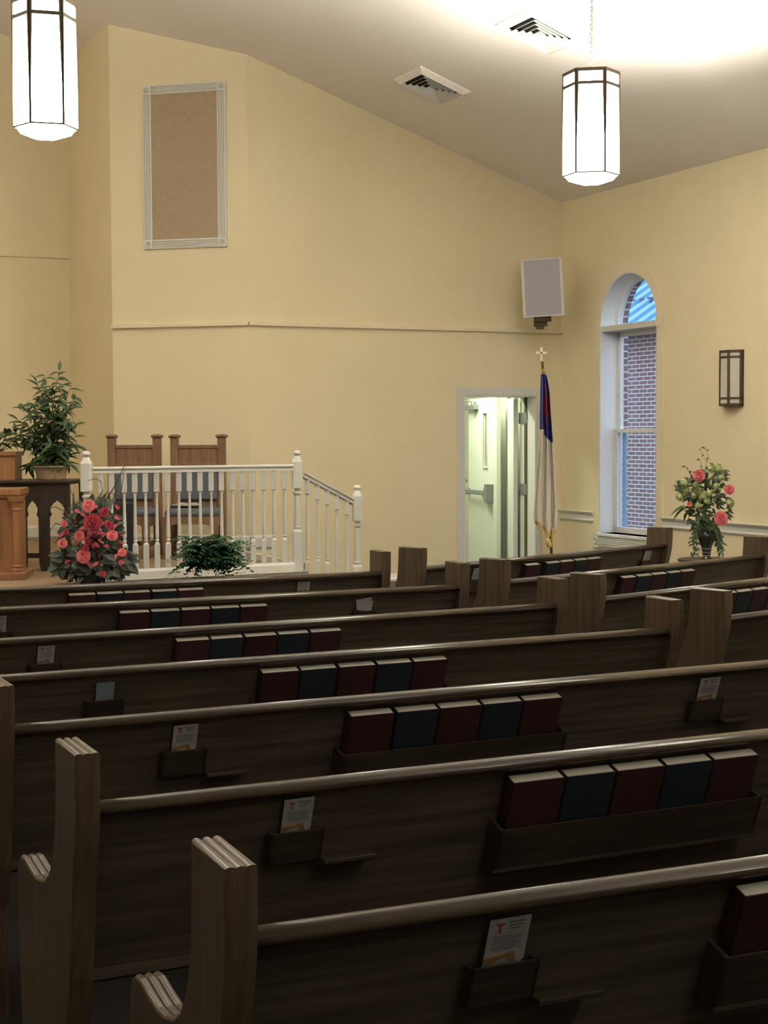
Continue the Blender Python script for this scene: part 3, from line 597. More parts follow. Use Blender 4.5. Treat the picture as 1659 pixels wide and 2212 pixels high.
def book(p, d, n, a, x0, x1, ztop, colr, label, group):
    w = x1 - x0; hgt = 0.20; t = 0.039; zb = max(0.575, ztop - hgt); hgt = ztop - zb
    b_ = thing('hymnal', (0, 0, 0), 0, label, 'book', group)
    # stands in rack following the rake of the back
    ang = math.atan(RK); base = a + d * x0 + n * (backy(zb) - t / math.cos(ang) - 0.006); b_.location = (base.x, base.y, zb)
    b_.rotation_euler = (ang, 0, math.atan2(d.y, d.x)); H_ = hgt / math.cos(ang); w_ = w - 0.003
    # local: x along, y depth, z up (tilted so the top leans toward the viewer)
    mb = MB(); mb.box((0, 0, 0), (w_, 0.003, H_)); mb.box((0, t - 0.003, 0), (w_, t, H_)); mb.box((0, 0, 0), (0.003, t, H_)); mb.build('cover', m_red if colr == 'red' else m_navy, b_)
    mb = MB(); mb.box((0.0035, 0.003, 0.003), (w_ - 0.002, t - 0.003, H_ - 0.002)); mb.build('page_block', m_page, b_)
    return b_
def card(d, n, a, x0, x1, z0, z1, kind, label):
    c = thing('pew_card', (0, 0, 0), 0, label, 'card')
    ang = math.atan(RK); off = 0.014; base = a + d * x0 + n * (backy(z0) - off); c.location = (base.x, base.y, z0); c.rotation_euler = (ang, 0, math.atan2(d.y, d.x))
    w = x1 - x0; h = (z1 - z0) / math.cos(ang)
    mb = MB()
    if kind == 'w':
        mb.prism([(0.0, 0, 0.01), (w * 0.95, 0, 0.0), (w, 0, h * 0.7), (w * 0.86, 0, h * 0.72), (w * 0.9, 0, h), (w * 0.1, 0, h * 0.86), (-0.012, 0, h * 0.82)], (0, 0.002, 0))
    else: mb.prism([(0, 0, 0), (w * 0.93, 0, 0), (w, 0, h * 0.08), (w, 0, h), (0, 0, h * 0.995)], (0, 0.0015, 0))
    mb.build('sheet', m_cardb if kind == 'b' else m_card, c)
    if kind == 'p':
        mb = MB()
        for k in range(7): zz = h * (0.62 - k * 0.045); mb.box((w * 0.14, -0.0006, zz), (w * (0.86 - 0.1 * (k % 3 == 2)), 0, zz + h * 0.014))
        for k in range(3): zz = h * (0.90 - k * 0.07); mb.box((w * (0.46 + 0.04 * (k > 0)), -0.0006, zz), (w * (0.88 - 0.06 * k), 0, zz + h * 0.028))
        mb.build('printing', m_ink, c)
        mb = MB(); cxx, cz = w * 0.27, h * 0.86; ring = [(cxx + w * 0.11 * math.cos(t_), -0.0008, cz + 0.0 + (h * 0.07 * math.sin(t_) if math.sin(t_) > 0 else h * 0.12 * math.sin(t_) * (1 - 0.0))) for t_ in [2 * PI * j / 16 for j in range(16)]]
        mb.prism([(cxx - w * 0.11, -0.0008, cz + h * 0.05), (cxx + w * 0.11, -0.0008, cz + h * 0.05), (cxx + w * 0.08, -0.0008, cz), (cxx, -0.0008, cz - h * 0.06), (cxx - w * 0.08, -0.0008, cz)], (0, 0.0008, 0))
        mb.prism([(cxx - w * 0.015, -0.0008, cz - h * 0.06), (cxx + w * 0.015, -0.0008, cz - h * 0.06), (cxx + w * 0.05, -0.0008, cz - h * 0.15), (cxx - w * 0.05, -0.0008, cz - h * 0.15)], (0, 0.0008, 0)); mb.build('emblem', m_redink, c)['label'] = 'red chalice emblem'
        mb = MB(); mb.prism([(0.0, -0.0008, h * 0.10), (w * 0.16, -0.0008, h * 0.02), (w * 0.28, -0.0008, h * 0.10), (w * 0.55, -0.0008, h * 0.16), (w * 0.6, -0.0008, h * 0.04), (w * 0.8, -0.0008, h * 0.05), (w * 0.7, -0.0008, h * 0.28), (w * 0.4, -0.0008, h * 0.22), (0.0, -0.0008, h * 0.17)], (0, 0.0008, 0)); mb.build('photo_band', m_orink, c)['label'] = 'brown picture band'
    return c
place = ['leftmost', 'second from left', 'middle', 'second from right', 'rightmost']
allrows = []
for i, r in enumerate(near):
    A, B = row(r['a'], r['b']); d = (B - A).normalized()
    if r.get('left'): A = A - d * r['left']
    if r.get('right'): B = B + d * r['right']
    nm = {0: 'nearest the camera, third cushionless row end in front', 1: ''}.get(i, '')
    lab = ['dark oak pew nearest the camera, with one reeded end at lower left',
           'dark oak pew second nearest, its reeded end left of the nearest pew\'s',
           'dark oak pew third nearest, its end cut off by the left edge',
           'dark oak pew fourth nearest, ending beside the second aisle post',
           'dark oak pew fifth nearest in the main block',
           'dark oak pew sixth nearest, second from the front of the main block',
           'dark oak front pew of the main block, below the fern and roses'][i]
    allrows.append((r, A, B, lab, ordn[i] + ' main pew', 'pews of the main block'))
for i, r in enumerate(farb):
    A, B = row(r['a'], r['b']); d = (B - A).normalized()
    if r.get('right'): B = B + d * r['right']
    lab = ['angled dark oak front pew below the window and doorway', 'angled dark oak pew second from the front, vase behind its right end', 'angled dark oak pew third from the front by the right edge', 'angled dark oak pew fourth from the front, only its tall end and rail stub showing'][i]
    allrows.append((r, A, B, lab, 'angled ' + ['front', 'second', 'third', 'fourth'][i] + ' pew', 'angled pews by the right wall'))
for r, A, B, lab, nm, grp in allrows:
    a = V((A.x, A.y, 0)); b = V((B.x, B.y, 0)); d = (b - a).normalized(); n = V((-d.y, d.x, 0)); L = (b - a).length
    bx = []
    for x0, x1, yt in r['books']:
        u0, z0 = loc_on(x0, yt, a, n, d, -0.052); u1, z1 = loc_on(x1, yt, a, n, d, -0.052); bx.append([u0, u1])
    zt_b = 0.785
    # regularise slightly so that neighbours do not overlap
    for k in range(len(bx) - 1):
        if bx[k][1] > bx[k + 1][0] - 0.002: m_ = (bx[k][1] + bx[k + 1][0]) / 2; bx[k][1] = m_ - 0.001; bx[k + 1][0] = m_ + 0.001
    racks = []
    if bx: racks = [(bx[0][0] - 0.02, min(L - 0.01, (bx[-1][1] if len(bx) > 1 else bx[0][0] + 0.66) + 0.03))]
    cds = []
    for x0, x1, y0_, y1_, k in r['cards']:
        u0, zb = loc_on(x0, y1_, a, n, d, -0.012); u1, _ = loc_on(x1, (y0_ + y1_) / 2, a, n, d, -0.012); ua, ztp = loc_on(x0, y0_, a, n, d, -0.012)
        um, _ = loc_on((x0 + x1) / 2, (y0_ + y1_) / 2, a, n, d, -0.012); _, ztp = loc_on((x0 + x1) / 2, y0_, a, n, d, -0.012); _, zb = loc_on((x0 + x1) / 2, y1_, a, n, d, -0.012)
        w_ = (x1 - x0) * 0.86
        u0, _ = loc_on((x0 + x1) / 2 - w_ / 2, (y0_ + y1_) / 2, a, n, d, -0.012); u1, _ = loc_on((x0 + x1) / 2 + w_ / 2, (y0_ + y1_) / 2, a, n, d, -0.012)
        cds.append((u0, u1, zb, min(ztp, 0.80), k))
    holders = [((u0 + u1) / 2, zb + 0.004) for u0, u1, zb, ztp, k in cds]
    pew(a, b, lab, racks, holders, group=None)
    r['p'] = (a, d, n, L)
    cols = ['red', 'blue', 'red', 'blue', 'red']
    for k, (u0, u1) in enumerate(bx):
        where = place[k] + ' on the ' + nm if len(bx) > 1 else 'cut off by the right edge on the ' + nm
        book(None, d, n, a, u0, u1, zt_b, cols[k], cols[k].replace('red', 'maroon').replace('blue', 'navy') + ' hymnal, ' + where, cols[k].replace('red', 'maroon').replace('blue', 'navy') + ' hymnals in the pew racks')
    for k, (u0, u1, zb, ztp, kd) in enumerate(cds):
        side = '' if len(cds) == 1 else (', left one', ', right one')[k]
        base_ = {'p': 'pale printed card', 'b': 'plain blue-grey card', 'w': 'pair of crooked pale cards'}[kd]
        card(d, n, a, u0, u1, zb, ztp, kd, base_ + ' on the back of the ' + nm + side)
# ------------------------------------------------------------------ lanterns
def lantern(name, px, ytop, ybot, label, wpx, rzd, Yd=None):
    # vertical axis at px; size from the top and bottom pixel rows
    Hh = 0.76; k = (ybot - ytop)
    Y = Yd or Hh * 2700.0 / k
    top = aty(px, ytop, Y); bot = aty(px, ybot, Y); c = V((top.x, top.y, 0)); hgt = top.z - bot.z
    base = V((c.x, c.y, bot.z)); t = thing(name, base, R(rzd), label, 'pendant lamp', 'hexagonal pendant lanterns')
    r = wpx / 2 / 2700.0 * Y; z1 = hgt; zf = 0.06
    hexa = lambda rr, z: [V((rr * math.cos(R(60 * k_ + 30)), rr * math.sin(R(60 * k_ + 30)), z)) for k_ in range(6)]
    # frame
    mb = MB()
    for k_ in range(6):
        ca, sa = math.cos(R(60 * k_ + 30)), math.sin(R(60 * k_ + 30)); cb, sb = math.cos(R(60 * k_ + 90)), math.sin(R(60 * k_ + 90))
        pa, pb = V((r * ca, r * sa, 0)), V((r * cb, r * sb, 0)); m_ = (pa + pb) / 2; nn = m_.normalized(); tt = (pb - pa).normalized(); Ls = (pb - pa).length
        for q, s_ in ((pa, 1), (pb, -1)):   # tapering stiles, wide above and narrow below
            mb.prism([q + tt * s_ * 0.0 + V((0, 0, z1)), q + tt * s_ * 0.015 + V((0, 0, z1)), q + tt * s_ * 0.013 + V((0, 0, z1 * 0.8)), q + tt * s_ * 0.003 + V((0, 0, z1 * 0.35)), q + tt * s_ * 0.003 + V((0, 0, zf)), q + V((0, 0, zf))], nn * 0.008)
        for za, zb in ((z1 - 0.022, z1), (z1 * 0.855, z1 * 0.855 + 0.02)):
            mb.prism([pa + V((0, 0, za)), pb + V((0, 0, za)), pb + V((0, 0, zb)), pa + V((0, 0, zb))], nn * 0.009)
        mb.prism([pa + V((0, 0, zf - 0.008)), pb + V((0, 0, zf - 0.008)), pb + V((0, 0, zf)), pa + V((0, 0, zf))], nn * 0.006)
    for k_ in range(3):
        ca, sa = math.cos(R(60 * k_ + 30)), math.sin(R(60 * k_ + 30)); mb.tube([V((r * ca, r * sa, z1 - 0.01)), V((-r * ca, -r * sa, z1 - 0.01))], 0.005, 6)
    mb.tube([V((0, 0, z1 - 0.02)), V((0, 0, z1 + 0.05))], 0.008); mb.build('frame', m_bronze, t)
    mb = MB(); mb.rings([hexa(r * 0.985, zf - 0.004), hexa(r * 0.985, z1 - 0.004)], cap=False, sm=False); mb.build('glass_panels', m_lamp, t)
    mb = MB(); mb.rings([hexa(r * 0.96, zf - 0.004), hexa(r * 0.80, 0.022), hexa(r * 0.5, 0.006), hexa(r * 0.15, 0.0)], sm=False); mb.build('bottom_diffuser', m_lamp, t)
    # chain and canopy
    p = V((c.x, c.y, 0)); zc = ch(p); L = zc - top.z
    mb = MB(); nl = max(3, int(L / 0.034)); 
    for i in range(nl):
        zz = z1 + 0.05 + (L - 0.09) * (i + 0.5) / nl; a_ = 0.023; rot = (i % 2) * PI / 2
        mb.tube([V((0.009 * math.cos(u) * math.cos(rot), 0.009 * math.cos(u) * math.sin(rot), zz + a_ * math.sin(u))) for u in [2 * PI * j / 10 for j in range(11)]], 0.0028, 5)
    mb.tube([V((0.004, 0, z1 + 0.05)), V((0.004, 0, z1 + L - 0.04))], 0.003, 5)
    mb.build('chain', m_canopy, t)
    mb = MB(); tilt = V((0, 0, 1)).rotation_difference(CN).to_matrix().to_4x4()
    mb.lathe([(0.012, -0.055), (0.03, -0.045), (0.062, -0.02), (0.066, -0.006), (0.058, 0.004)], (0, 0, 0), 24); mb.build('canopy', m_canopy, t, T=Matrix.Translation(V((0, 0, z1 + L))) @ Matrix.Rotation(-R(rzd), 4, 'Z') @ tilt)
    l = bpy.data.lights.new('bulb', 'POINT'); l.energy = 530; l.color = (1.0, 0.98, 0.89); l.shadow_soft_size = 0.04; lo = bpy.data.objects.new('bulb', l); COL.objects.link(lo); lo.parent = t; lo.location = (0, 0, z1 - 0.06)
    return t, Y
tR, YR = lantern('pendant_lantern', 1277, 158, 398, 'glowing hexagonal lantern hanging by chain near the right wall', 118, 21)
tL, YL = lantern('pendant_lantern', 95, 4, 300, 'glowing hexagonal lantern at the upper left corner', 132, -15)
print('lantern', tR.location, YR, tL.location, YL, ch(tR.location))
# lanterns outside the picture that light the room, the rear one added
for off, nm in (((-dR * -3.4), 'behind'),):
    pass
def place_lantern(src, loc, label):
    c = copy_tree(src); c.location = loc; c['label'] = label; return c
rowd = (V((tL.location.x, tL.location.y, 0)) - V((tR.location.x, tR.location.y, 0)))
zr, zl = tR.location.z, tL.location.z
pR = V((tR.location.x, tR.location.y, 0))
place_lantern(tR, pR + dR * 4.6 + V((0, 0, zr)), 'glowing hexagonal lantern out of view to the right along the right wall')
place_lantern(tL, V((tL.location.x, tL.location.y, 0)) + dR * 9.0 + V((0, 0, zl)), 'unseen hexagonal lantern added behind the camera as fill light')  # unseen, added as fill light on the pew backs
pL_ = V((tL.location.x, tL.location.y, 0))
place_lantern(tL, pL_ - nR * 3.6 - dR * 2.6 + V((0, 0, zl)), 'glowing hexagonal lantern out of view left of the pulpit')
# ------------------------------------------------------------------ ceiling vents
def vent(px, py, size, label):
    c = onceil(px, py); ax = dR - CN * dR.dot(CN); ax.normalize(); ay = CN.cross(ax); m = Matrix((ax, ay, CN)).transposed().to_4x4(); m.translation = c - CN * 0.004
    t = thing('ceiling_vent', c, 0, label, 'air vent', 'ceiling vents'); m.translation = c - CN * 0.034; t.matrix_world = m
    h = size / 2
    mb = MB()
    for q in range(4):
        rot = Matrix.Rotation(PI / 2 * q, 4, 'Z')
        pts = [rot @ V(p) for p in ((-h, -h, 0.02), (h, -h, 0.02), (h - 0.05, -h + 0.05, -0.012), (-h + 0.05, -h + 0.05, -0.012))]; mb.prism(pts, (0, 0, 0.012))
    mb.build('frame', m_ceil, t)
    mb = MB(); n = 5; st_ = (h - 0.052) / n
    for q in range(4):
        rot = Matrix.Rotation(PI / 2 * q, 4, 'Z')
        for k in range(n):
            r_ = (h - 0.052) - st_ * k; r2 = r_ - st_ * 0.5
            pts = [rot @ V(p) for p in ((-r_, -r_, -0.014), (r_, -r_, -0.014), (r2, -r2, 0.010), (-r2, -r2, 0.010))]
            mb.add(pts, [(0, 1, 2, 3)])
    mb.build('louvres', m_trim, t, solid=0.002)
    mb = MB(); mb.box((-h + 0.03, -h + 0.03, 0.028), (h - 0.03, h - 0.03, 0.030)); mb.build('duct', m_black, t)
    return t
vent(1170, 65, 0.52, 'square louvred ceiling vent beside the right lantern chain')
vent(934, 183, 0.52, 'smaller-looking square louvred ceiling vent left of the right lantern')
# ------------------------------------------------------------------ woven wall panel on the angled wall
def aw(px, py, off=0): p = atpl(px, py, W1, nA); return (p - W2).dot(dA), p.z
x0, zA = aw(313, 541); x1, zB = aw(491, 531); _, zT = aw(400, 181); zBt = (zA + zB) / 2
pc = W2 + dA * (x0 + x1) / 2; pn = thing('wall_panel', (pc.x, pc.y, zBt), math.atan2(dA.y, dA.x), 'tan woven speaker panel with white fluted frame high on the wall', 'wall panel')
w = (x1 - x0); h = zT - zBt; fb = 0.085
mb = MB(); mb.box((-w / 2 + fb - 0.01, -0.012, fb - 0.01), (w / 2 - fb + 0.01, -0.002, h - fb + 0.01)); mb.build('woven_cloth', m_weave, pn)
def flute(L, W):
    pr = [(0, 0), (0, -0.018)]; nf = 4
    for k in range(nf):
        a = W * (0.12 + 0.76 * k / nf); b = W * (0.12 + 0.76 * (k + 1) / nf); pr += [(a, -0.022), (a + 0.2 * (b - a), -0.022), ((a + b) / 2, -0.012), (b - 0.2 * (b - a), -0.022)]
    return pr + [(W, -0.018), (W, 0)]
mb = MB()
for sx in (-w / 2, w / 2 - fb): mb.prism([(sx + u, y, fb) for u, y in flute(1, fb)], (0, 0, h - 2 * fb))
for sz in (0, h - fb): mb.prism([(-w / 2 + fb, y, sz + u) for u, y in flute(1, fb)], (w - 2 * fb, 0, 0))
mb.build('fluted_frame', m_trim, pn)
for sx in (-w / 2, w / 2 - fb):
    for sz in (0, h - fb):
        mb = MB(); mb.box((sx, -0.026, sz), (sx + fb, 0, sz + fb)); c = V((sx + fb / 2, -0.026, sz + fb / 2))
        for rr in (0.034, 0.016): mb.rings([[c + V((math.cos(t_) * rr * f, -g, math.sin(t_) * rr * f)) for t_ in [2 * PI * j / 18 for j in range(18)]] for f, g in ((1, -0.002), (0.9, 0.006), (0.7, 0.006), (0.62, 0.0))])
        mb.build('rosette_block', m_trim, pn, 0.002)
# ------------------------------------------------------------------ corner loudspeaker
c = aty(1172, 621, 12.15); sp = thing('loudspeaker', c, 0, 'white framed grey loudspeaker hung in the wall corner beside the window', 'loudspeaker')
spm = Matrix.Translation(c) @ Matrix.Rotation(R(-5), 4, 'Z') @ Matrix.Rotation(R(-3), 4, 'Y') @ Matrix.Rotation(R(8), 4, 'X'); sp.matrix_world = spm
kk = 12.15 / 2700.0; w, h = 88 * kk, 124 * kk
mb = MB(); mb.prism([(-w / 2, 0, -h / 2), (w / 2, 0, -h / 2), (w / 2 - 0.07, 0.24, -h / 2), (-w / 2 + 0.07, 0.24, -h / 2)], (0, 0, h)); mb.build('cabinet', m_trim, sp, 0.006)
mb = MB(); g = 0.026
for a, b in (((-w / 2, -0.012, -h / 2), (-w / 2 + g, 0, h / 2)), ((w / 2 - g, -0.012, -h / 2), (w / 2, 0, h / 2)), ((-w / 2, -0.012, -h / 2), (w / 2, 0, -h / 2 + g * .5)), ((-w / 2, -0.012, h / 2 - g * .5), (w / 2, 0, h / 2))): mb.box(a, b)
mb.build('face_frame', m_trim, sp, 0.002)
mb = MB(); mb.box((-w / 2 + g, -0.006, -h / 2 + g * .5), (w / 2 - g, -0.001, h / 2 - g * .5)); mb.build('grille', m_grille, sp)
mb = MB(); mb.box((-0.10, 0.03, -h / 2 - 0.055), (0.07, 0.15, -h / 2)); mb.box((-0.10, 0.05, -h / 2 - 0.10), (0.03, 0.14, -h / 2 - 0.05)); mb.tube([(-0.04, 0.1, -h / 2 - 0.08), (0.0, 0.42, -h / 2 - 0.02)], 0.02); mb.box((-0.08, 0.05, -h / 2 - 0.125), (0.0, 0.13, -h / 2 - 0.10)); mb.build('wall_bracket', m_bronze, sp, 0.006)
# ------------------------------------------------------------------ wall sconce
s_c, z_t = rw(1585, 757); _, z_b = rw(1585, 877)
q = P(s_c, z_b); sn = thing('wall_sconce', q, math.atan2(-dR.y, -dR.x), 'unlit half-hexagon bronze sconce with frosted panes on the right wall', 'wall lamp')
h = z_t - z_b
# local x along wall (away from camera), local y toward the room
sy = 1 if (Matrix.Rotation(math.atan2(-dR.y, -dR.x), 3, 'Z') @ V((0, 1, 0))).dot(-nR) > 0 else -1
hw, fwid, dp = 0.138, 0.062, 0.106
pts = [(-hw, 0), (-hw, 0.03 * sy), (-fwid, dp * sy), (fwid, dp * sy), (hw, 0.03 * sy), (hw, 0)]
mb = MB(); mb.prism([(x * 0.96, y * 0.94, 0.01) for x, y in pts], (0, 0, h - 0.02)); mb.build('frosted_panes', m_frost, sn)
mb = MB(); mb.prism([(x, y, 0) for x, y in pts], (0, 0, 0.022)); mb.prism([(x, y, h - 0.022) for x, y in pts], (0, 0, 0.022))
for (xa, ya), (xb, yb_) in zip(pts[:-1], pts[1:]):
    a = V((xa, ya, 0)); b = V((xb, yb_, 0)); t_ = (b - a).normalized(); n_ = V((-t_.y, t_.x, 0)) * -sy
    if n_.dot((a + b) / 2) < 0: n_ = -n_
    for zz in (h * 0.12, h * 0.86): mb.prism([a + V((0, 0, zz)), b + V((0, 0, zz)), b + V((0, 0, zz + 0.017)), a + V((0, 0, zz + 0.017))], -n_ * 0.012)
    for q_, s2 in ((a, 1), (b, -1)): mb.prism([q_, q_ + t_ * s2 * 0.014, q_ + t_ * s2 * 0.014 + V((0, 0, h)), q_ + V((0, 0, h))], -n_ * 0.012)
mb.build('frame', m_bronze, sn)
# ------------------------------------------------------------------ pulpit chairs
def chair(px_l, px_r, Y, rz, label):
    a = aty(px_l, 1100, Y); b = aty(px_r, 1100, Y); w = (b.x - a.x); c = V(((a.x + b.x) / 2, a.y, STZ)); t = thing('pulpit_chair', c, rz, label, 'chair', 'pulpit chairs'); k = Y / 2700.0
    zz = lambda y: aty((px_l + px_r) / 2, y, Y).z - STZ
    top = zz(938); pw = 0.07; D = 0.46
    for sx in (-w / 2, w / 2 - pw):
        mb = MB(); mb.box((sx, -0.035, 0), (sx + pw, 0.035, top - 0.035)); pst = mb.build('back_post', m_chair, t, 0.004)
        mb = MB(); mb.box((sx - 0.008, -0.043, top - 0.035), (sx + pw + 0.008, 0.043, top - 0.024)); mb.turned([(0, 0.054, 0.35), (0.008, 0.058, 0.35), (0.018, 0.052, 0.3), (0.026, 0.03, 0.2)], (sx + pw / 2, 0, top - 0.026)); mb.build('post_cap', m_chair, pst, 0.003)
    mb = MB(); mb.box((-w / 2 + pw, -0.015, zz(1003) - 0.02), (w / 2 - pw, 0.015, zz(966))); mb.box((-w / 2 + pw, -0.025, zz(966) - 0.01), (w / 2 - pw, 0.025, zz(961))); mb.box((-w / 2 + pw, -0.022, zz(1003) - 0.02), (w / 2 - pw, 0.02, zz(1001))); mb.build('crest_panel', m_chair, t, 0.003)
    mb = MB(); mb.box((-w / 2 + pw, -0.045, zz(1080)), (w / 2 - pw, 0.015, zz(1003) - 0.02)); mb.build('back_pad', m_blue, t, 0.02)
    mb = MB(); mb.box((-w / 2 + pw, -0.01, zz(1100)), (w / 2 - pw, 0.015, zz(1080))); mb.build('lower_rail', m_chair, t, 0.003)
    sz = 0.44; mb = MB(); rs2 = []
    for u, f in ((0, 1.0), (0.03, 1.02), (0.05, 0.97), (0.068, 0.8), (0.076, 0.5), (0.078, 0.1)):
        ring = []
        for j in range(24):
            a_ = 2 * PI * j / 24; ca, sa = math.cos(a_), math.sin(a_); kx = (abs(ca) ** 0.5) * (1 if ca > 0 else -1); ky = (abs(sa) ** 0.5) * (1 if sa > 0 else -1)
            ring.append(V((kx * (w / 2 - 0.005) * f, -D / 2 + ky * (D / 2 - 0.02) * f - 0.03, sz - 0.07 + u)))
        rs2.append(ring)
    mb.rings(rs2); mb.build('seat_cushion', m_blue, t)
    mb = MB(); mb.prism([(-w / 2 + 0.02, -D - 0.03, sz - 0.07), (w / 2 - 0.02, -D - 0.03, sz - 0.07), (w / 2 - 0.02, -D - 0.03, sz - 0.17), (w / 4, -D - 0.03, sz - 0.135), (-w / 4, -D - 0.03, sz - 0.135), (-w / 2 + 0.02, -D - 0.03, sz - 0.17)], (0, 0.022, 0))
    for sx in (-w / 2 + 0.02, w / 2 - 0.042): mb.box((sx, -D, sz - 0.16), (sx + 0.022, -0.03, sz - 0.07))
    mb.build('seat_apron', m_chair, t)
    for sx in (-w / 2 + 0.01, w / 2 - 0.07): mb = MB(); mb.box((sx, -D - 0.035, 0), (sx + 0.06, -D + 0.03, sz - 0.07)); mb.build('leg', m_chair, t, 0.004)
    mb = MB(); 
    for sx in (-w / 2 + 0.03, w / 2 - 0.06): mb.box((sx, -D, 0.10), (sx + 0.03, 0, 0.14))
    mb.box((-w / 2 + 0.03, -D / 2 - 0.02, 0.10), (w / 2 - 0.03, -D / 2 + 0.02, 0.14)); mb.build('stretcher', m_chair, t)
    return t, sz
cA, sz = chair(234.5, 350, 11.28, R(-4), 'oak chair with blue padding, left one of two behind the balustrade')
cB, sz = chair(370, 489, 11.25, R(-2), 'oak chair with blue padding and an open book on its seat, right one of two')
# open book on right chair
q = aty(402, 1093, 10.98); bk = thing('open_book', (q.x, q.y, STZ + sz + 0.010), R(-6), 'open dark-covered book lying on the right chair seat', 'book')
mb = MB(); mb.box((-0.125, -0.08, 0), (0.125, 0.08, 0.012)); mb.build('cover', m_black, bk)
mb = MB(); 
for s_ in (-1, 1): mb.prism([(0, -0.075, 0.012), (s_ * 0.118, -0.075, 0.012), (s_ * 0.118, -0.075, 0.018), (s_ * 0.06, -0.075, 0.034), (0, -0.075, 0.024)], (0, 0.15, 0))
mb.build('pages', m_page, bk)
# black monitor cabinet
q = aty(257, 1150, 10.35); mn = thing('monitor_speaker', (q.x, q.y, STZ), R(4), 'black floor monitor speaker behind the left end of the balustrade', 'speaker')
w = 66 * 10.35 / 2700.0; h = aty(257, 1085, 10.35).z - STZ
mb = MB(); mb.box((-w / 2, -0.14, 0), (w / 2, 0.14, h)); mb.build('cabinet', m_black, mn, 0.008)
mb = MB(); mb.box((-w / 2 + 0.02, -0.15, 0.03), (w / 2 - 0.02, -0.14, h - 0.04)); mb.build('grille', mat('charcoal_grille', (0.02, 0.018, 0.017), 0.9, noise=0.3, scale=(200, 200, 200)), mn)
mb = MB(); mb.box((0.03, -0.153, h * 0.49), (0.06, -0.15, h * 0.52)); mb.build('badge', m_metal, mn)
# ------------------------------------------------------------------ communion table
YT = 9.9
t0 = aty(96, 1237, YT); TO = V((t0.x, t0.y, STZ)); tb = thing('communion_table', TO, 0, 'near-black table with pointed-arch apron at the left edge', 'table')
zz = lambda y: aty(96, y, YT).z - STZ
k = YT / 2700.0; X = lambda px: (px - 96) * k
ztop = zz(1038)
mb = MB(); mb.box((X(-190), -0.03, ztop - 0.022), (X(154), 0.62, ztop)); mb.box((X(-186), -0.015, ztop - 0.035), (X(151), 0.6, ztop - 0.022)); mb.build('tabletop', m_dark, tb, 0.004)
legs = [(-96, 20), (-40, 20), (5, 12), (52, 12), (96, 22), (148, 9)]
def apron(cx0, cx1, par):   # spandrel panel with a pointed arch between two legs (px)
    xa, xb = X(cx0), X(cx1); m_ = (xa + xb) / 2; hw_ = (xb - xa) / 2
    zp = zz(1081); zn = zz(1107); zs2 = zz(1118)
    L_ = [(xa - 0.005, ztop - 0.035), (m_, ztop - 0.035), (m_, zp), (m_ - hw_ * 0.55, zp - 0.03), (m_ - hw_ * 0.88, zp - 0.065), (m_ - hw_ * 0.82, zn), (m_ - hw_ * 0.70, zn - 0.006), (m_ - hw_ * 0.72, zn - 0.02), (m_ - hw_ * 0.98, zs2 - 0.004), (xa - 0.005, zs2 - 0.01)]
    mb = MB(); mb.prism([(x, 0, z) for x, z in L_], (0, 0.03, 0)); mb.prism([(2 * m_ - x, 0, z) for x, z in L_], (0, 0.03, 0)); mb.build('arched_apron', m_dark, par)
for (pa, wa), (pb, wb) in zip(legs[:-1], legs[1:]): apron(pa + wa / 2, pb - wb / 2, tb)
for px, wd in legs:
    x = X(px); w = wd * k / 2
    mb = MB(); mb.box((x - w, -0.005, 0.06), (x + w, 0.05, ztop - 0.035)); mb.prism([(x - w, -0.005, 0.06), (x + w, -0.005, 0.06), (x + w * 0.75, -0.005, 0.0), (x - w * 0.5, -0.005, 0.0)], (0, 0.05, 0)); mb.build('leg', m_dark, tb, 0.003)
for px, wd in (legs[0], legs[-1]):
    x = X(px); w = wd * k / 2; mb = MB(); mb.box((x - w, 0.53, 0.0), (x + w, 0.585, ztop - 0.035)); mb.build('leg', m_dark, tb, 0.003)
mb = MB(); mb.box((X(-96), 0.01, zz(1206)), (X(148), 0.04, zz(1195))); mb.build('stretcher', m_dark, tb)
# ------------------------------------------------------------------ wooden stand at the left edge (pulpit front)
YP = 9.35
q = aty(50, 1240, YP); kp = YP / 2700.0; zz2 = lambda y: aty(30, y, YP).z - STZ
pu = thing('pulpit', (q.x, q.y, STZ), R(6), 'orange oak pulpit base with corner column, cut off by the left edge', 'pulpit')
mb = MB(); mb.box((-0.75, 0.0, 0.0), (-0.03, 0.42, zz2(1064))); mb.build('body', m_pulpit, pu, 0.003)
mb = MB(); mb.box((-0.77, -0.03, zz2(1070)), (-0.005, 0.44, zz2(1056))); mb.box((-0.76, -0.02, zz2(1075)), (-0.012, 0.43, zz2(1070))); mb.build('cornice', m_pulpit, pu, 0.005)
mb = MB(); mb.turned([(0.0, 0.055, 1), (0.055, 0.055, 1), (0.06, 0.05, 0), (0.075, 0.052, 0), (0.085, 0.04, 0), (0.1, 0.045, 0), (0.11, 0.036, 0), (zz2(1103), 0.034, 0), (zz2(1101), 0.042, 0), (zz2(1096), 0.038, 0), (zz2(1090), 0.044, 0), (zz2(1086), 0.048, 0), (zz2(1082), 0.055, 1), (zz2(1073), 0.06, 1)], (-0.04, -0.015, 0)); mb.build('corner_column', m_pulpit, pu)
mb = MB(); mb.box((-0.78, -0.09, 0.0), (0.02, 0.46, 0.05)); mb.build('plinth', m_pulpit, pu, 0.005)
mb = MB(); mb.box((-0.62, -0.012, 0.16), (-0.16, 0.0, zz2(1100))); mb.build('front_panel', m_pulpit, pu, 0.006)
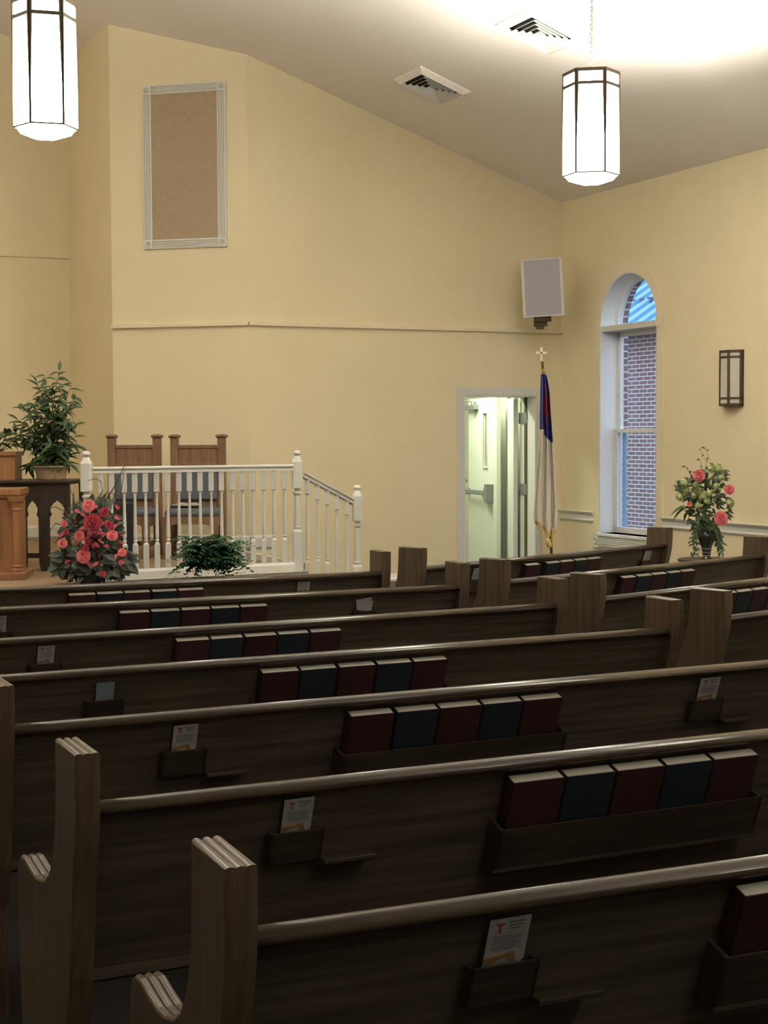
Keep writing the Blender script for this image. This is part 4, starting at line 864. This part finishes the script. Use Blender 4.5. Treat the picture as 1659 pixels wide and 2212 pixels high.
# wooden planter box on table
YB = 10.15; q = aty(-30, 1030, YB); kb = YB / 2700.0
TT = STZ + ztop
pbx = thing('planter_box', (q.x, q.y, TT), 0, 'orange wooden planter box on the dark table, cut off by the left edge', 'planter')
w = 70 * kb; h = aty(0, 975, YB).z - TT
mb = MB(); mb.box((-w, -0.12, 0), (w, 0.12, h - 0.035)); mb.build('box_body', m_pulpit, pbx, 0.003)
mb = MB()
for a, b in (((-w - 0.015, -0.135, h - 0.035), (w + 0.015, -0.10, h)), ((-w - 0.015, 0.10, h - 0.035), (w + 0.015, 0.135, h)), ((w - 0.02, -0.1, h - 0.035), (w + 0.015, 0.1, h)), ((-w - 0.015, -0.1, h - 0.035), (-w + 0.02, 0.1, h))): mb.box(a, b)
mb.build('rim', m_pulpit, pbx, 0.003)
mb = MB(); mb.box((-w + 0.02, -0.1, h - 0.035), (w - 0.02, 0.1, h - 0.015)); mb.build('soil', m_soil, pbx)
# leafy plants
def plantY(px, py, Y): return aty(px, py, Y)
lo = thing('leafy_plant', (q.x, q.y, TT + h - 0.015), 0, 'broad-leaved green plant growing in the wooden planter box', 'plant'); o0 = V(lo.location)
mb = MB(); ms = MB()
for tx, ty in ((60, 940), (35, 925), (15, 940), (48, 960), (58, 968), (2, 945), (28, 948), (-20, 935), (-40, 950), (10, 960), (40, 950)):
    e = aty(tx, ty, YB + random.uniform(-0.1, 0.1)) - o0; s_ = V((e.x * 0.25 + 0.02, 0, 0)); mid = s_.lerp(e, 0.5) + V((0, 0, 0.04))
    ms.tube([s_, mid, e * 0.98], 0.004, 5)
    dv = (e - mid).normalized()
    for j in range(3): mb.leaf(mid.lerp(e, j / 3), dv + V((random.uniform(-.9, .9), random.uniform(-.6, .6), random.uniform(-.3, .5))), (0, -0.4, 1), 0.10, 0.035, 0.4)
    mb.leaf(e - dv * 0.05, dv, (0, -0.3, 1), 0.11, 0.035, 0.3)
mb.build('leaves', m_leaf, lo); ms.build('stems', m_leaf, lo)
# basket with ficus
YF = 10.12; q = aty(111, 1037, YF); kf = YF / 2700.0
bs = thing('basket_pot', (q.x, q.y, TT), 0, 'round tan basket pot on the dark table holding the tall plant', 'pot')
mb = MB(); mb.lathe([(30 * kf, 0), (31 * kf, 0.01), (33 * kf, 0.06), (36 * kf, 0.098), (37.5 * kf, 0.10), (37.5 * kf, 0.112), (34 * kf, 0.112), (33 * kf, 0.09)], (0, 0, 0), 28); mb.build('basket', m_basket, bs)
mb = MB(); mb.lathe([(33 * kf, 0.08), (32 * kf, 0.092), (0.01, 0.094)], (0, 0, 0), 24); mb.build('soil', m_soil, bs)
fc = thing('potted_ficus', (q.x, q.y, TT + 0.094), 0, 'tall green ficus plant in the tan basket left of the newel post', 'plant'); o0 = V(fc.location)
mb = MB(); ms = MB()
tips = [(128, 800), (97, 812), (78, 824), (155, 828), (137, 835), (68, 875), (45, 872), (35, 905), (30, 935), (60, 890), (90, 850), (110, 835), (150, 880), (163, 860), (120, 870), (150, 905), (165, 918), (138, 930), (160, 945), (165, 965), (150, 985), (132, 960), (110, 915), (95, 930), (70, 930), (50, 945), (85, 970), (100, 985), (120, 990), (140, 1000), (75, 990), (64, 1003), (60, 1010), (105, 890), (128, 900), (85, 900), (145, 965), (60, 960), (92, 960), (112, 960), (125, 975), (100, 1000), (118, 1005), (85, 945), (152, 1005)]
for tx, ty in tips:
    e = aty(tx, ty, YF + random.uniform(-0.16, 0.12)) - o0; f = random.uniform(0.3, 0.55)
    root = V((random.uniform(-0.03, 0.03), 0, max(0.0, e.z * f - 0.02))); mid = root.lerp(e, 0.55) + V((0, 0, 0.03)); ms.tube([V((root.x * .5, 0, 0)), root, mid, e], 0.005, 5, taper=0.0015)
    for j in range(13):
        t_ = 0.25 + 0.75 * j / 12; b_ = root.lerp(mid, t_ * 2) if t_ < 0.5 else mid.lerp(e, t_ * 2 - 1)
        dv = V((random.uniform(-1, 1), random.uniform(-0.8, 0.5), random.uniform(-0.7, 0.35))) + (e - root).normalized() * 0.5
        mb.leaf(b_, dv, (0, -0.5, 1), random.uniform(0.07, 0.12), random.uniform(0.028, 0.044), random.uniform(0.1, 0.5))
mb.build('leaves', m_leaf, fc); ms.build('stems', m_stem, fc)
# ------------------------------------------------------------------ flowers
def rose(c, r, face=(0, -1, 0.3), m=None, par=None, name='rose_bloom'):
    mb = MB(); c = V(c); ax = V(face).normalized(); a = ax.cross(V((0, 0, 1))).normalized(); b = a.cross(ax)
    for ring_, (rr, n_, lift, sz_) in enumerate(((0.95, 6, 0.05, 0.62), (0.7, 5, 0.25, 0.52), (0.45, 5, 0.42, 0.4), (0.22, 4, 0.55, 0.28))):
        for i in range(n_):
            an = 2 * PI * (i + 0.5 * (ring_ % 2)) / n_ + random.uniform(-.12, .12); rad = a * math.cos(an) + b * math.sin(an); tan = -a * math.sin(an) + b * math.cos(an)
            vs = []; fs = []
            for u in range(4):
                for v in range(5):
                    uu = u / 3; vv = (v - 2) / 2; wv = sz_ * (0.45 + 0.75 * math.sin(PI * (0.2 + 0.6 * uu))) * vv
                    pt = c + (rad * (rr * (0.25 + 0.75 * uu)) * (1 - 0.12 * vv * vv) + tan * wv + ax * (lift + 0.45 * uu * (1 - 0.45 * rr) - 0.12 * uu * uu * rr + 0.10 * vv * vv)) * r
                    vs.append(pt)
            for u in range(3):
                for v in range(4): k_ = u * 5 + v; fs.append((k_, k_ + 1, k_ + 6, k_ + 5))
            mb.add(vs, fs, True)
    mb.ball(c + ax * 0.35 * r, r * 0.4, 6)
    return mb.build(name, m or m_rose, par)
def arrangement_leaves(o0, pts, mb, n, L, w, spread, Y):
    for _ in range(n):
        px, py, rx, ry = random.choice(pts); t_ = random.uniform(0, 2 * PI); rr = math.sqrt(random.random())
        p = aty(px + rx * rr * math.cos(t_), py + ry * rr * math.sin(t_), Y + random.uniform(-0.09, 0.13)) - o0
        mb.leaf(p, (math.cos(t_) + random.uniform(-.5, .5), random.uniform(-1, .2), -math.sin(t_) * 0.7 + random.uniform(-.4, .4)), (0, -1, 0.6), random.uniform(0.6, 1.1) * L, random.uniform(0.6, 1.1) * w, 0.3)
YQ = 8.95
q = aty(196, 1262, YQ)
rp = thing('flower_pot', (q.x, q.y, q.z - 0.04), 0, 'small dark round pot under the pink rose arrangement', 'pot'); kq = YQ / 2700.0
mb = MB(); mb.lathe([(13 * kq, -0.0), (19 * kq, 0.02), (23 * kq, 0.06), (22 * kq, 0.10), (18 * kq, 0.13), (20 * kq, 0.14), (17 * kq, 0.14), (14 * kq, 0.12)], (0, 0, 0), 24); mb.build('bowl', m_black, rp)
ps = MB(); zst = q.z - 0.04; ps.lathe([(0.13, 0), (0.13, 0.02), (0.03, 0.04), (0.025, zst - 0.05), (0.12, zst - 0.025), (0.13, zst - 0.02), (0.13, zst)], (0, 0, 0), 24); o = ps.build('plant_stand', m_dark); o.location = (q.x, q.y, 0); tag(o, 'dark round stand carrying the pink rose arrangement', 'stand')
ra_ = thing('rose_arrangement', (q.x, q.y, q.z + 0.06), 0, 'pink rose arrangement with dusky leaves in front of the left newel post', 'flower arrangement'); o0 = V(ra_.location)
mb = MB(); arrangement_leaves(o0, [(200, 1205, 75, 38), (195, 1150, 62, 45), (205, 1120, 42, 35), (190, 1228, 62, 20), (255, 1215, 28, 22), (150, 1220, 28, 22)], mb, 420, 0.085, 0.055, 1, YQ)
mb.build('leaves', m_dleaf, ra_)
mb = MB()
for _ in range(70):
    p = aty(max(140, min(258, random.gauss(205, 34))), max(1085, min(1215, random.gauss(1150, 38))), YQ - random.uniform(0.02, 0.12)) - o0; mb.leaf(p, (random.uniform(-1, 1), -0.6, random.uniform(-.7, .7)), (0, -1, .5), 0.05, 0.028, 0.3)
mb.build('pink_foliage', m_rosed, ra_)
for x, y, r_, dk in ((202, 1131, 22, 1), (172, 1159, 12, 0), (181, 1202, 16, 0), (243, 1158, 13, 0), (264, 1195, 10, 0), (192, 1094, 15, 0), (138, 1132, 8, 0), (135, 1175, 11, 0), (224, 1107, 11, 1), (192, 1170, 8, 1), (236, 1135, 9, 1), (185, 1186, 8, 1), (143, 1150, 7, 1), (222, 1240, 7, 1)):
    p = aty(x, y, YQ - 0.13) - o0; rose(p, r_ * kq, (random.uniform(-.5, .5), -1, random.uniform(0, .6)), m_rosed if dk else m_rose, ra_)
mb = MB()
def curve(pts, Y, o0): return [aty(x, y, Y) - o0 for x, y in pts]
for pts in ([(200, 1130), (208, 1090), (222, 1060), (218, 1040), (208, 1034), (190, 1038)], [(222, 1090), (245, 1055), (258, 1030), (266, 1010), (266, 1006)], [(240, 1180), (250, 1110), (262, 1060), (270, 1008)], [(170, 1120), (160, 1080), (152, 1055)], [(160, 1130), (140, 1105), (120, 1095), (108, 1098)], [(150, 1140), (120, 1130), (105, 1150)], [(175, 1110), (165, 1085), (148, 1095)], [(190, 1120), (176, 1090), (172, 1078)], [(215, 1110), (222, 1082), (230, 1068)]):
    mb.tube(curve(pts, YQ - 0.05, o0), 0.005, 5, taper=0.002)
for pts in ([(205, 1100), (216, 1080), (228, 1066)], [(222, 1100), (224, 1085), (226, 1072)], [(160, 1110), (158, 1090), (158, 1070)], [(172, 1115), (168, 1100), (166, 1086)]):
    c_ = curve(pts, YQ - 0.06, o0); mb.leaf(c_[0], c_[-1] - c_[0], (0, -1, .2), (c_[-1] - c_[0]).length * 1.2, 0.02, 0.1)
mb.build('grass_stems', m_dleaf, ra_)
# fern
YG = 9.12; q = aty(455, 1250, YG)
fs_ = MB(); zf_ = q.z + 0.0; fs_.lathe([(0.14, 0), (0.14, 0.02), (0.03, 0.05), (0.03, zf_ - 0.16), (0.10, zf_ - 0.14), (0.14, zf_ - 0.02), (0.15, zf_), (0.12, zf_ - 0.01)], (0, 0, 0), 24); o = fs_.build('fern_stand', m_dark); o.location = (q.x, q.y, 0); tag(o, 'dark footed pot stand under the fern, behind the front pew', 'stand')
fn = thing('boston_fern', (q.x, q.y, zf_), 0, 'bushy dark green fern in front of the white balustrade', 'plant'); o0 = V(fn.location)
mb = MB()
kg = YG / 2700.0
for i in range(170):
    an = random.uniform(0, 2 * PI); rd = random.uniform(0.10, 0.36); ht_ = random.uniform(0.20, 0.44); dr_ = random.uniform(-0.05, 0.18)
    p0 = V((0, 0, 0.0)); p3 = V((rd * math.cos(an), rd * math.sin(an) * 0.8, ht_ * 0.6 - dr_)); p1 = V((rd * 0.35 * math.cos(an), rd * 0.3 * math.sin(an), ht_))
    prev = p0; N = 13
    for j in range(1, N + 1):
        t_ = j / N; p = p0 * (1 - t_) ** 2 + p1 * 2 * t_ * (1 - t_) + p3 * t_ ** 2; dv = (p - prev).normalized(); sd = dv.cross(V((0, 0, 1)))
        if sd.length < .05: sd = V((1, 0, 0))
        sd.normalize(); w_ = 0.055 * math.sin(PI * min(1, 0.15 + 0.85 * t_)) + 0.006
        if j > 2:
            for s_ in (-1, 1): mb.leaf(p, sd * s_ + dv * 0.35 - V((0, 0, .25)), (0, 0, 1), w_, 0.027, 0.2, 2)
        prev = p
mb.build('fronds', m_fern, fn)
# right arrangement: table, vase, flowers
YV = 9.95; q = aty(1526, 1207, YV); kv = YV / 2700.0
vt = thing('round_side_table', (q.x, q.y, 0), 0, 'small dark round table holding the flower vase beside the right wall', 'table')
mb = MB(); mb.lathe([(0.20, q.z - 0.03), (0.225, q.z - 0.02), (0.23, q.z - 0.008), (0.22, q.z)], (0, 0, 0), 36); mb.build('tabletop', m_dark, vt)
mb = MB(); mb.lathe([(0.03, 0.10), (0.045, 0.2), (0.025, 0.3), (0.035, q.z - 0.08), (0.06, q.z - 0.03)], (0, 0, 0), 16); mb.build('pedestal', m_dark, vt)
for k_ in range(3):
    a_ = R(120 * k_ + 20); mb = MB(); mb.tube([(0.0, 0, 0.14), (0.1 * math.cos(a_), 0.1 * math.sin(a_), 0.10), (0.19 * math.cos(a_), 0.19 * math.sin(a_), 0.02)], 0.018); mb.build('foot', m_dark, vt)
vs_ = thing('vase', (q.x, q.y, q.z), 0, 'dark tapered vase of the flower arrangement by the right wall', 'vase')
mb = MB(); mb.lathe([(13 * kv, 0), (13 * kv, 0.006), (8 * kv, 0.014), (8.5 * kv, 0.03), (9.5 * kv, 0.05), (9 * kv, 0.055), (11 * kv, 0.08), (10.5 * kv, 0.085), (18.5 * kv, 0.16), (19.5 * kv, 0.185), (17 * kv, 0.205), (12 * kv, 0.23), (12 * kv, 0.245), (10 * kv, 0.245), (9 * kv, 0.2)], (0, 0, 0), 28); mb.build('body', m_vase, vs_)
mb = MB()
for zz_, rr in ((0.05, 9.8), (0.083, 11.2), (0.028, 8.8)): mb.lathe([(rr * kv, zz_ - 0.003), ((rr + .6) * kv, zz_), (rr * kv, zz_ + 0.003)], (0, 0, 0), 28)
mb.build('bands', m_metal, vs_)
fa = thing('flower_arrangement', (q.x, q.y, q.z + 0.245), 0, 'arrangement of coral roses and lime blooms in the dark vase', 'flower arrangement'); o0 = V(fa.location)
mb = MB(); arrangement_leaves(o0, [(1525, 1060, 45, 42), (1540, 1095, 36, 45), (1515, 1110, 26, 36), (1540, 1030, 25, 22), (1490, 1055, 22, 18)], mb, 360, 0.055, 0.03, 1, YV)
for pts in ([(1508, 1090), (1480, 1095), (1455, 1115)], [(1505, 1095), (1478, 1092), (1452, 1105)], [(1500, 1100), (1485, 1105), (1477, 1120)], [(1495, 1045), (1475, 1040), (1462, 1038)], [(1500, 1052), (1485, 1048), (1472, 1045)], [(1560, 1020), (1568, 1018), (1575, 1018)]):
    c_ = curve(pts, YV - 0.05, o0)
    for j in range(2): mb.leaf(c_[j], c_[j + 1] - c_[j], (0, -.5, 1), (c_[j + 1] - c_[j]).length * 1.3, 0.03, 0.25)
mb.build('leaves', m_gleaf, fa)
mb = MB()
for pts in ([(1525, 1040), (1524, 1010), (1530, 990), (1527, 972), (1516, 966), (1512, 970), (1519, 982)], [(1520, 1030), (1516, 1008), (1511, 992)], [(1500, 1040), (1490, 1022), (1484, 1010), (1480, 1008)], [(1555, 1040), (1568, 1028), (1574, 1019)]):
    mb.tube(curve(pts, YV - 0.02, o0), 0.0028, 5, taper=0.001)
    for p in curve(pts[1:], YV - 0.02, o0): mb.leaf(p, (random.uniform(-1, 1), -.4, random.uniform(-.4, .4)), (0, -1, .3), 0.03, 0.016, .2)
mb.build('flowering_sprigs', m_gleaf, fa)
mbs = {-1: MB(), 1: MB()}
for _ in range(36):
    sx = random.choice((-1, 1)); mb = mbs[sx]; a0 = (1526 + sx * random.uniform(4, 22), 1120 + random.uniform(0, 20)); b0 = (1526 + sx * random.uniform(18, 34), 1165 + random.uniform(-10, 32)); c_ = curve([a0, ((a0[0] + b0[0]) / 2 + sx * 6, (a0[1] + b0[1]) / 2), b0], YV - random.uniform(-0.06, 0.1), o0)
    mb.tube(c_, 0.003, 4, taper=0.001)
    for j in range(6): mb.leaf(c_[0].lerp(c_[2], j / 5) + V((sx * 0.012, 0, 0)), (random.uniform(-1, 1), -.4, -0.6), (0, -1, .3), 0.035, 0.014, .2)
for q_ in mbs.values(): q_.build('trailing_stems', m_gleaf, fa)
for x, y in ((1481, 1058), (1469, 1073), (1498, 1070), (1518, 1072), (1532, 1066), (1503, 1047), (1507, 1060), (1537, 1012), (1551, 1013), (1558, 1032), (1577, 1087), (1534, 1032), (1508, 1093), (1528, 1083), (1547, 1050), (1478, 1044)):
    p = aty(x, y, YV - random.uniform(0.08, 0.16)) - o0; r_ = random.uniform(8, 11) * kv * (0.75 if y in (1093, 1083, 1032, 1050) else 1); mb = MB()
    for j in range(26):
        th_ = random.uniform(0, 2 * PI); ph = math.acos(random.uniform(-.4, 1)); dv = V((math.sin(ph) * math.cos(th_), -math.cos(ph) * 0.8, math.sin(ph) * math.sin(th_)))
        for kx in range(4): a_ = PI / 2 * kx + j; s1 = dv.cross(V((0.3, 0.2, 1))).normalized(); s2 = s1.cross(dv); mb.leaf(p + dv * r_ * 0.75, (s1 * math.cos(a_) + s2 * math.sin(a_)) + dv * 0.5, dv, r_ * 0.5, r_ * 0.45, 0.3, 2)
    mb.ball(p, r_ * 0.75, 6); mb.build('hydrangea_bloom', m_hyd, fa)
for x, y, r_ in ((1510, 1028, 13.5), (1575, 1058, 11), (1556, 1120, 16), (1489, 1090, 6)):
    rose(aty(x, y, YV - 0.17) - o0, r_ * kv, (random.uniform(-.3, .3), -1, random.uniform(0, .3)), m_rose, fa)
# ------------------------------------------------------------------ flag
YFg = 11.9; pt = aty(1173, 796, YFg); pbt = aty(1191, 1195, YFg); sl_ = (pbt - pt) / (pt.z - pbt.z); base = pt + sl_ * pt.z; fgl = thing('flag', (base.x, base.y, 0), 0, 'furled white flag with blue canton, red cross and gold fringe beside the doorway', 'flag'); o0 = V((base.x, base.y, 0))
mb = MB(); top_ = aty(1171.5, 783, YFg) - o0; mb.tube([V((0, 0, 0.04)), top_], 0.013, 10); mb.build('pole', m_stem, fgl)
mb = MB(); mb.lathe([(0.16, 0), (0.16, 0.02), (0.10, 0.04), (0.03, 0.07), (0.025, 0.12)], (0, 0, 0), 24); mb.build('base', m_brass, fgl)
fz = top_; mb = MB(); u = V((0, 0, 1)); fc_ = aty(1169.5, 772, YFg) - o0
mb.lathe([(0.012, -0.0), (0.02, 0.012), (0.01, 0.03), (0.006, 0.04)], fz, 12); mb.box(fc_ + V((-0.012, -0.008, -0.05)), fc_ + V((0.012, 0.008, 0.10))); mb.box(fc_ + V((-0.055, -0.008, 0.03)), fc_ + V((0.055, 0.008, 0.055))); mb.build('cross_finial', m_brass, fgl, 0.003)
OUT = [(797, 1169, 1176), (808, 1168, 1179), (820, 1168, 1183), (850, 1167, 1187.5), (900, 1166, 1190.5), (930, 1166, 1192.5), (960, 1164, 1195), (1000, 1161, 1198), (1050, 1157, 1201), (1100, 1154, 1203), (1120, 1153, 1203), (1135, 1156, 1202.5), (1150, 1158, 1200)]
def outl(y):
    for (ya, la, ra2), (yb2, lb, rb) in zip(OUT[:-1], OUT[1:]):
        if ya <= y <= yb2: f = (y - ya) / (yb2 - ya); return la + f * (lb - la), ra2 + f * (rb - ra2)
    return OUT[-1][1:]
def cloth(name, m, regf, ylo, yhi, off=0.0):
    # regf(u, y) -> inside?; u 0..1 across
    NU, NY = 48, 90; vs = {}; vl = []; fs = []
    def vid(i, j):
        if (i, j) not in vs:
            u_ = i / NU; y_ = ylo + (yhi - ylo) * j / NY; l_, r_ = outl(y_); ybot = y_
            x_ = l_ + (r_ - l_) * u_; amp = 0.035 * min(1, (y_ - 795) / 60) + 0.004
            dpt = amp * (math.sin(u_ * PI * 5.2 + 0.6) + 0.35 * math.sin(u_ * PI * 11 + y_ * 0.01)) + off
            p = aty(x_, y_, YFg - 0.06 + dpt) - o0; vs[(i, j)] = len(vl); vl.append(p)
        return vs[(i, j)]
    for i in range(NU):
        for j in range(NY):
            u_ = (i + .5) / NU; y_ = ylo + (yhi - ylo) * (j + .5) / NY
            if regf(u_, y_): fs.append([vid(i, j), vid(i + 1, j), vid(i + 1, j + 1), vid(i, j + 1)])
    mb = MB(); mb.add(vl, fs, True); return mb.build(name, m, fgl, solid=0.003)
bot = lambda u_: 1118 + min(u_ * 1.5, 1) * 36 + (8 if u_ < .2 else 0) - max(0, u_ - 0.8) * 40
cb = lambda u_: 928 + (u_ > .35) * 10 + max(0, u_ - .35) * 34 - max(0, u_ - .92) * 60
isred = lambda u_, y_: (0.34 < u_ < 0.97 and 858 < y_ < 905 - u_ * 8) or (0.52 < u_ < 0.66 and 828 < y_ < 920)
cloth('white_field', m_flagw, lambda u_, y_: y_ > cb(u_) and y_ < bot(u_) - 3, 900, 1160)
cloth('blue_canton', m_flagb, lambda u_, y_: 808 < y_ <= cb(u_) and not isred(u_, y_), 797, 975)
cloth('red_cross', m_flagr, lambda u_, y_: isred(u_, y_), 797, 975)
cloth('gold_fringe', m_gold, lambda u_, y_: (bot(u_) - 3 <= y_ < bot(u_) + 5) or False, 1100, 1165)
cloth('top_sleeve', m_gold, lambda u_, y_: y_ <= 808, 797, 812)
mb = MB()
for pts in ([(1196, 1140), (1193, 1160), (1187, 1172)], [(1180, 1140), (1178, 1155), (1184, 1166)]):
    mb.tube(curve(pts, YFg - 0.1, o0), 0.006, 6)
    e = aty(*pts[-1], YFg - 0.1) - o0; mb.lathe([(0.008, 0), (0.02, -0.02), (0.024, -0.06), (0.018, -0.065)], e + V((0, 0, 0.02)), 10)
mb.build('tassels', m_gold, fgl)
# ------------------------------------------------------------------ world, view
wd = bpy.data.worlds.new('dusk'); sc.world = wd; wd.use_nodes = True; bg = wd.node_tree.nodes['Background']; bg.inputs[0].default_value = (0.60, 0.75, 1.0, 1); bg.inputs[1].default_value = 2.9
vs = sc.view_settings; vs.view_transform = 'Standard'; vs.look = 'None'; vs.gamma = 1; vs.exposure = 0.0; vs.use_curve_mapping = False
bpy.context.view_layer.update()
